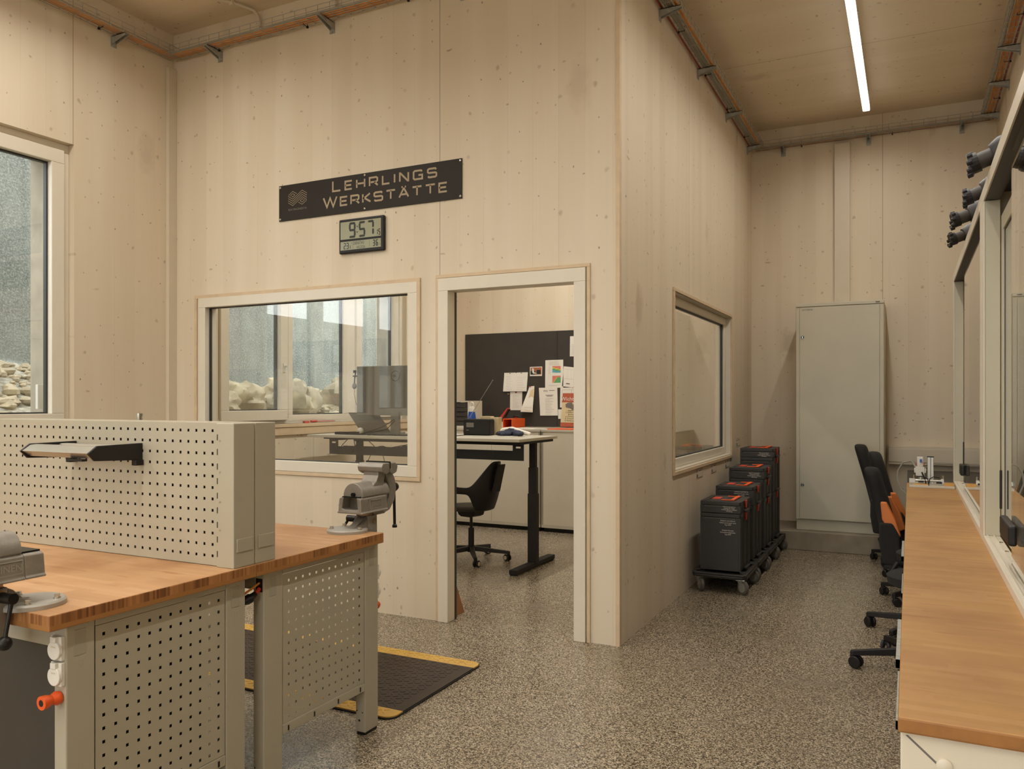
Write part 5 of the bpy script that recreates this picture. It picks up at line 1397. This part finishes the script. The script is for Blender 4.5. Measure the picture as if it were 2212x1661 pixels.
c = MB().cyl((1.50, 1.52, .880), (1.672, 1.52, .880), .0085, n=16).box(1.478, 1.512, 1.508, 1.532, .868, .892).box(1.662, 1.678, 1.508, 1.532, .868, .894).build('cylinder', 'alu', T, smooth=True)
MB().cyl((1.53, 1.505, .874), (1.562, 1.505, .874), .006, n=12).cyl((1.635, 1.505, .870), (1.668, 1.505, .870), .006, n=12).build('switch', 'black', c)
for xx in (1.505, 1.672): MB().cyl((xx, 1.52, .89), (xx, 1.52, .915), .006, n=10).build('fitting', 'chrome', c)
MB().tube([(1.525, 1.515, .903), (1.560, 1.505, .908), (1.585, 1.49, .895), (1.590, 1.47, .865), (1.590, 1.44, .857)], .003, 8).tube([(1.655, 1.515, .900), (1.62, 1.505, .908), (1.597, 1.49, .895), (1.592, 1.47, .865)], .003, 8).tube([(1.552, 1.55, .93), (1.562, 1.53, .905), (1.572, 1.515, .88), (1.575, 1.50, .86)], .0045, 8).build('hose', 'black', T, smooth=True)
MB().box(1.50, 1.59, 1.48, 1.50, .855, .862).box(1.68, 1.735, 1.46, 1.50, .855, .875).build('sensor_rail', 'brass', T)
MB().tube([(1.52, 1.60, .955), (1.49, 1.62, 1.0), (1.44, 1.65, .985), (1.41, 1.66, .93), (1.405, 1.66, .87), (1.43, 1.66, .80), (1.458, 1.66, .775)], .0055, 10).build('air_hose', 'cable_grey', T, smooth=True, label='grey air hose')
MB().tube([(1.567, 1.60, .955), (1.64, 1.70, .975), (1.75, 1.83, .968), (1.83, 1.9, .94)], .0055, 10).build('air_hose', 'cable_grey', T, smooth=True, label='grey air hose')

# ------------------------------------------------------------ racing-style chairs and stools
def gaming(label, loc, rz, s=1.0):
    T = thing('swivel_chair', label, 'chair', loc, rz, 'black and orange swivel chairs at the right benches')
    B = seat_star(T, ph=.3, r=.32)
    B('gas_lift', MB().cyl((0, 0, .12), (0, 0, .26), .025, n=18), 'black', T, smooth=True)
    B('seat', MB().prism([(-.24, .27), (.22, .27), (.27, .31), (.25, .35), (-.20, .345), (-.25, .32)], lambda a, c: (a, -.20, c), lambda a, c: (a, .20, c)), 'fabric', T, bevel=.025, seg=3)
    for y in (-.235, .195): B('seat_bolster', MB().prism([(-.2, .28), (.2, .28), (.24, .34), (.18, .39), (-.2, .37)], lambda a, c: (a, y, c), lambda a, c: (a, y+.04, c)), 'fabric', T, bevel=.015)
    def bk(z): return -.20-.05*(z-.3)-.22*max(0, z-.3)**1.2
    zt = .93*s
    zs = [.30, .42, .56, .68, .80, zt-.05, zt]; hw = [.19, .20, .17, .135, .14, .135, .09]
    V = []; F = []
    for k, (z, w) in enumerate(zip(zs, hw)):
        x = bk(z); tt = .045
        V += [(x-tt, -w, z), (x+tt, -w, z), (x+tt*1.2, 0, z), (x+tt, w, z), (x-tt, w, z), (x-tt*1.1, 0, z)]
    for k in range(len(zs)-1):
        for j in range(6): F.append((k*6+j, k*6+(j+1) % 6, (k+1)*6+(j+1) % 6, (k+1)*6+j))
    F += [tuple(range(5, -1, -1)), tuple(range(len(zs)*6-6, len(zs)*6))]
    b = B('backrest', MB().add(V, F), 'fabric', T, smooth=True); q = b.modifiers.new('sub', 'SUBSURF'); q.levels = 2; q.render_levels = 2
    for sy in (-1, 1):
        w = MB(); P_ = [(.27, .06), (.48, .085), (.56, .06), (.56, -.02), (.42, -.055), (.28, -.055)]
        w.prism([(z, d) for z, d in P_], lambda z, d: (bk(z)+d, sy*.185, z), lambda z, d: (bk(z)+d, sy*.245, z))
        B('bolster', w, 'fabric', b, bevel=.014, seg=3)
        w = MB(); w.prism([(.45, .045), (.47, .09), (.58, .085), (.70, .058), (.70, .02), (.58, .0)], lambda z, d: (bk(z)+d, sy*.160, z), lambda z, d: (bk(z)+d, sy*.215, z))
        B('bolster_panel', w, 'orange_fabric', b, bevel=.008, label='orange side panel')
    for sy in (-1, 1):
        m = MB(); m.tube([(-.16, sy*.25, .30), (-.20, sy*.275, .24), (-.17, sy*.285, .16), (-.05, sy*.285, .13), (.08, sy*.275, .15), (.12, sy*.25, .26)], .018, 10)
        B('arm_loop', m, 'black', T, smooth=True)
    B('lumbar_badge', MB().box(bk(.36)-.05, bk(.36)-.03, -.10, .10, .30, .40), 'orange_fabric', b, bevel=.006, label='orange back panel')
    return T
gaming('black and orange swivel chair nearest the camera, at the far bench', (1.585, 1.92, 0), R(-4))
gaming('black and orange swivel chair directly behind the nearest one', (1.60, 2.62, 0), R(6), 1.08)
gaming('farthest black and orange swivel chair, in front of the grey cabinet', (1.47, 3.30, 0), R(-3), 1.10)
def stool(label, loc, ph):
    T = thing('swivel_stool', label, 'stool', loc, 0, 'black stools pushed under the right bench')
    B = seat_star(T, ph=ph, r=.36, wh=.032)
    B('gas_lift', MB().cyl((0, 0, .12), (0, 0, .44), .024, n=18), 'black', T, smooth=True)
    B('seat', MB().loft([((0, 0, .44), .12), ((0, 0, .45), .17), ((0, 0, .49), .175), ((0, 0, .505), .15)], 32), 'fabric', T, smooth=True)
stool('black five-star stool base nearest the camera under the right bench', (1.545, .30, 0), R(194))
stool('black five-star stool base second from the camera under the right bench', (1.58, 1.0, 0), R(164))
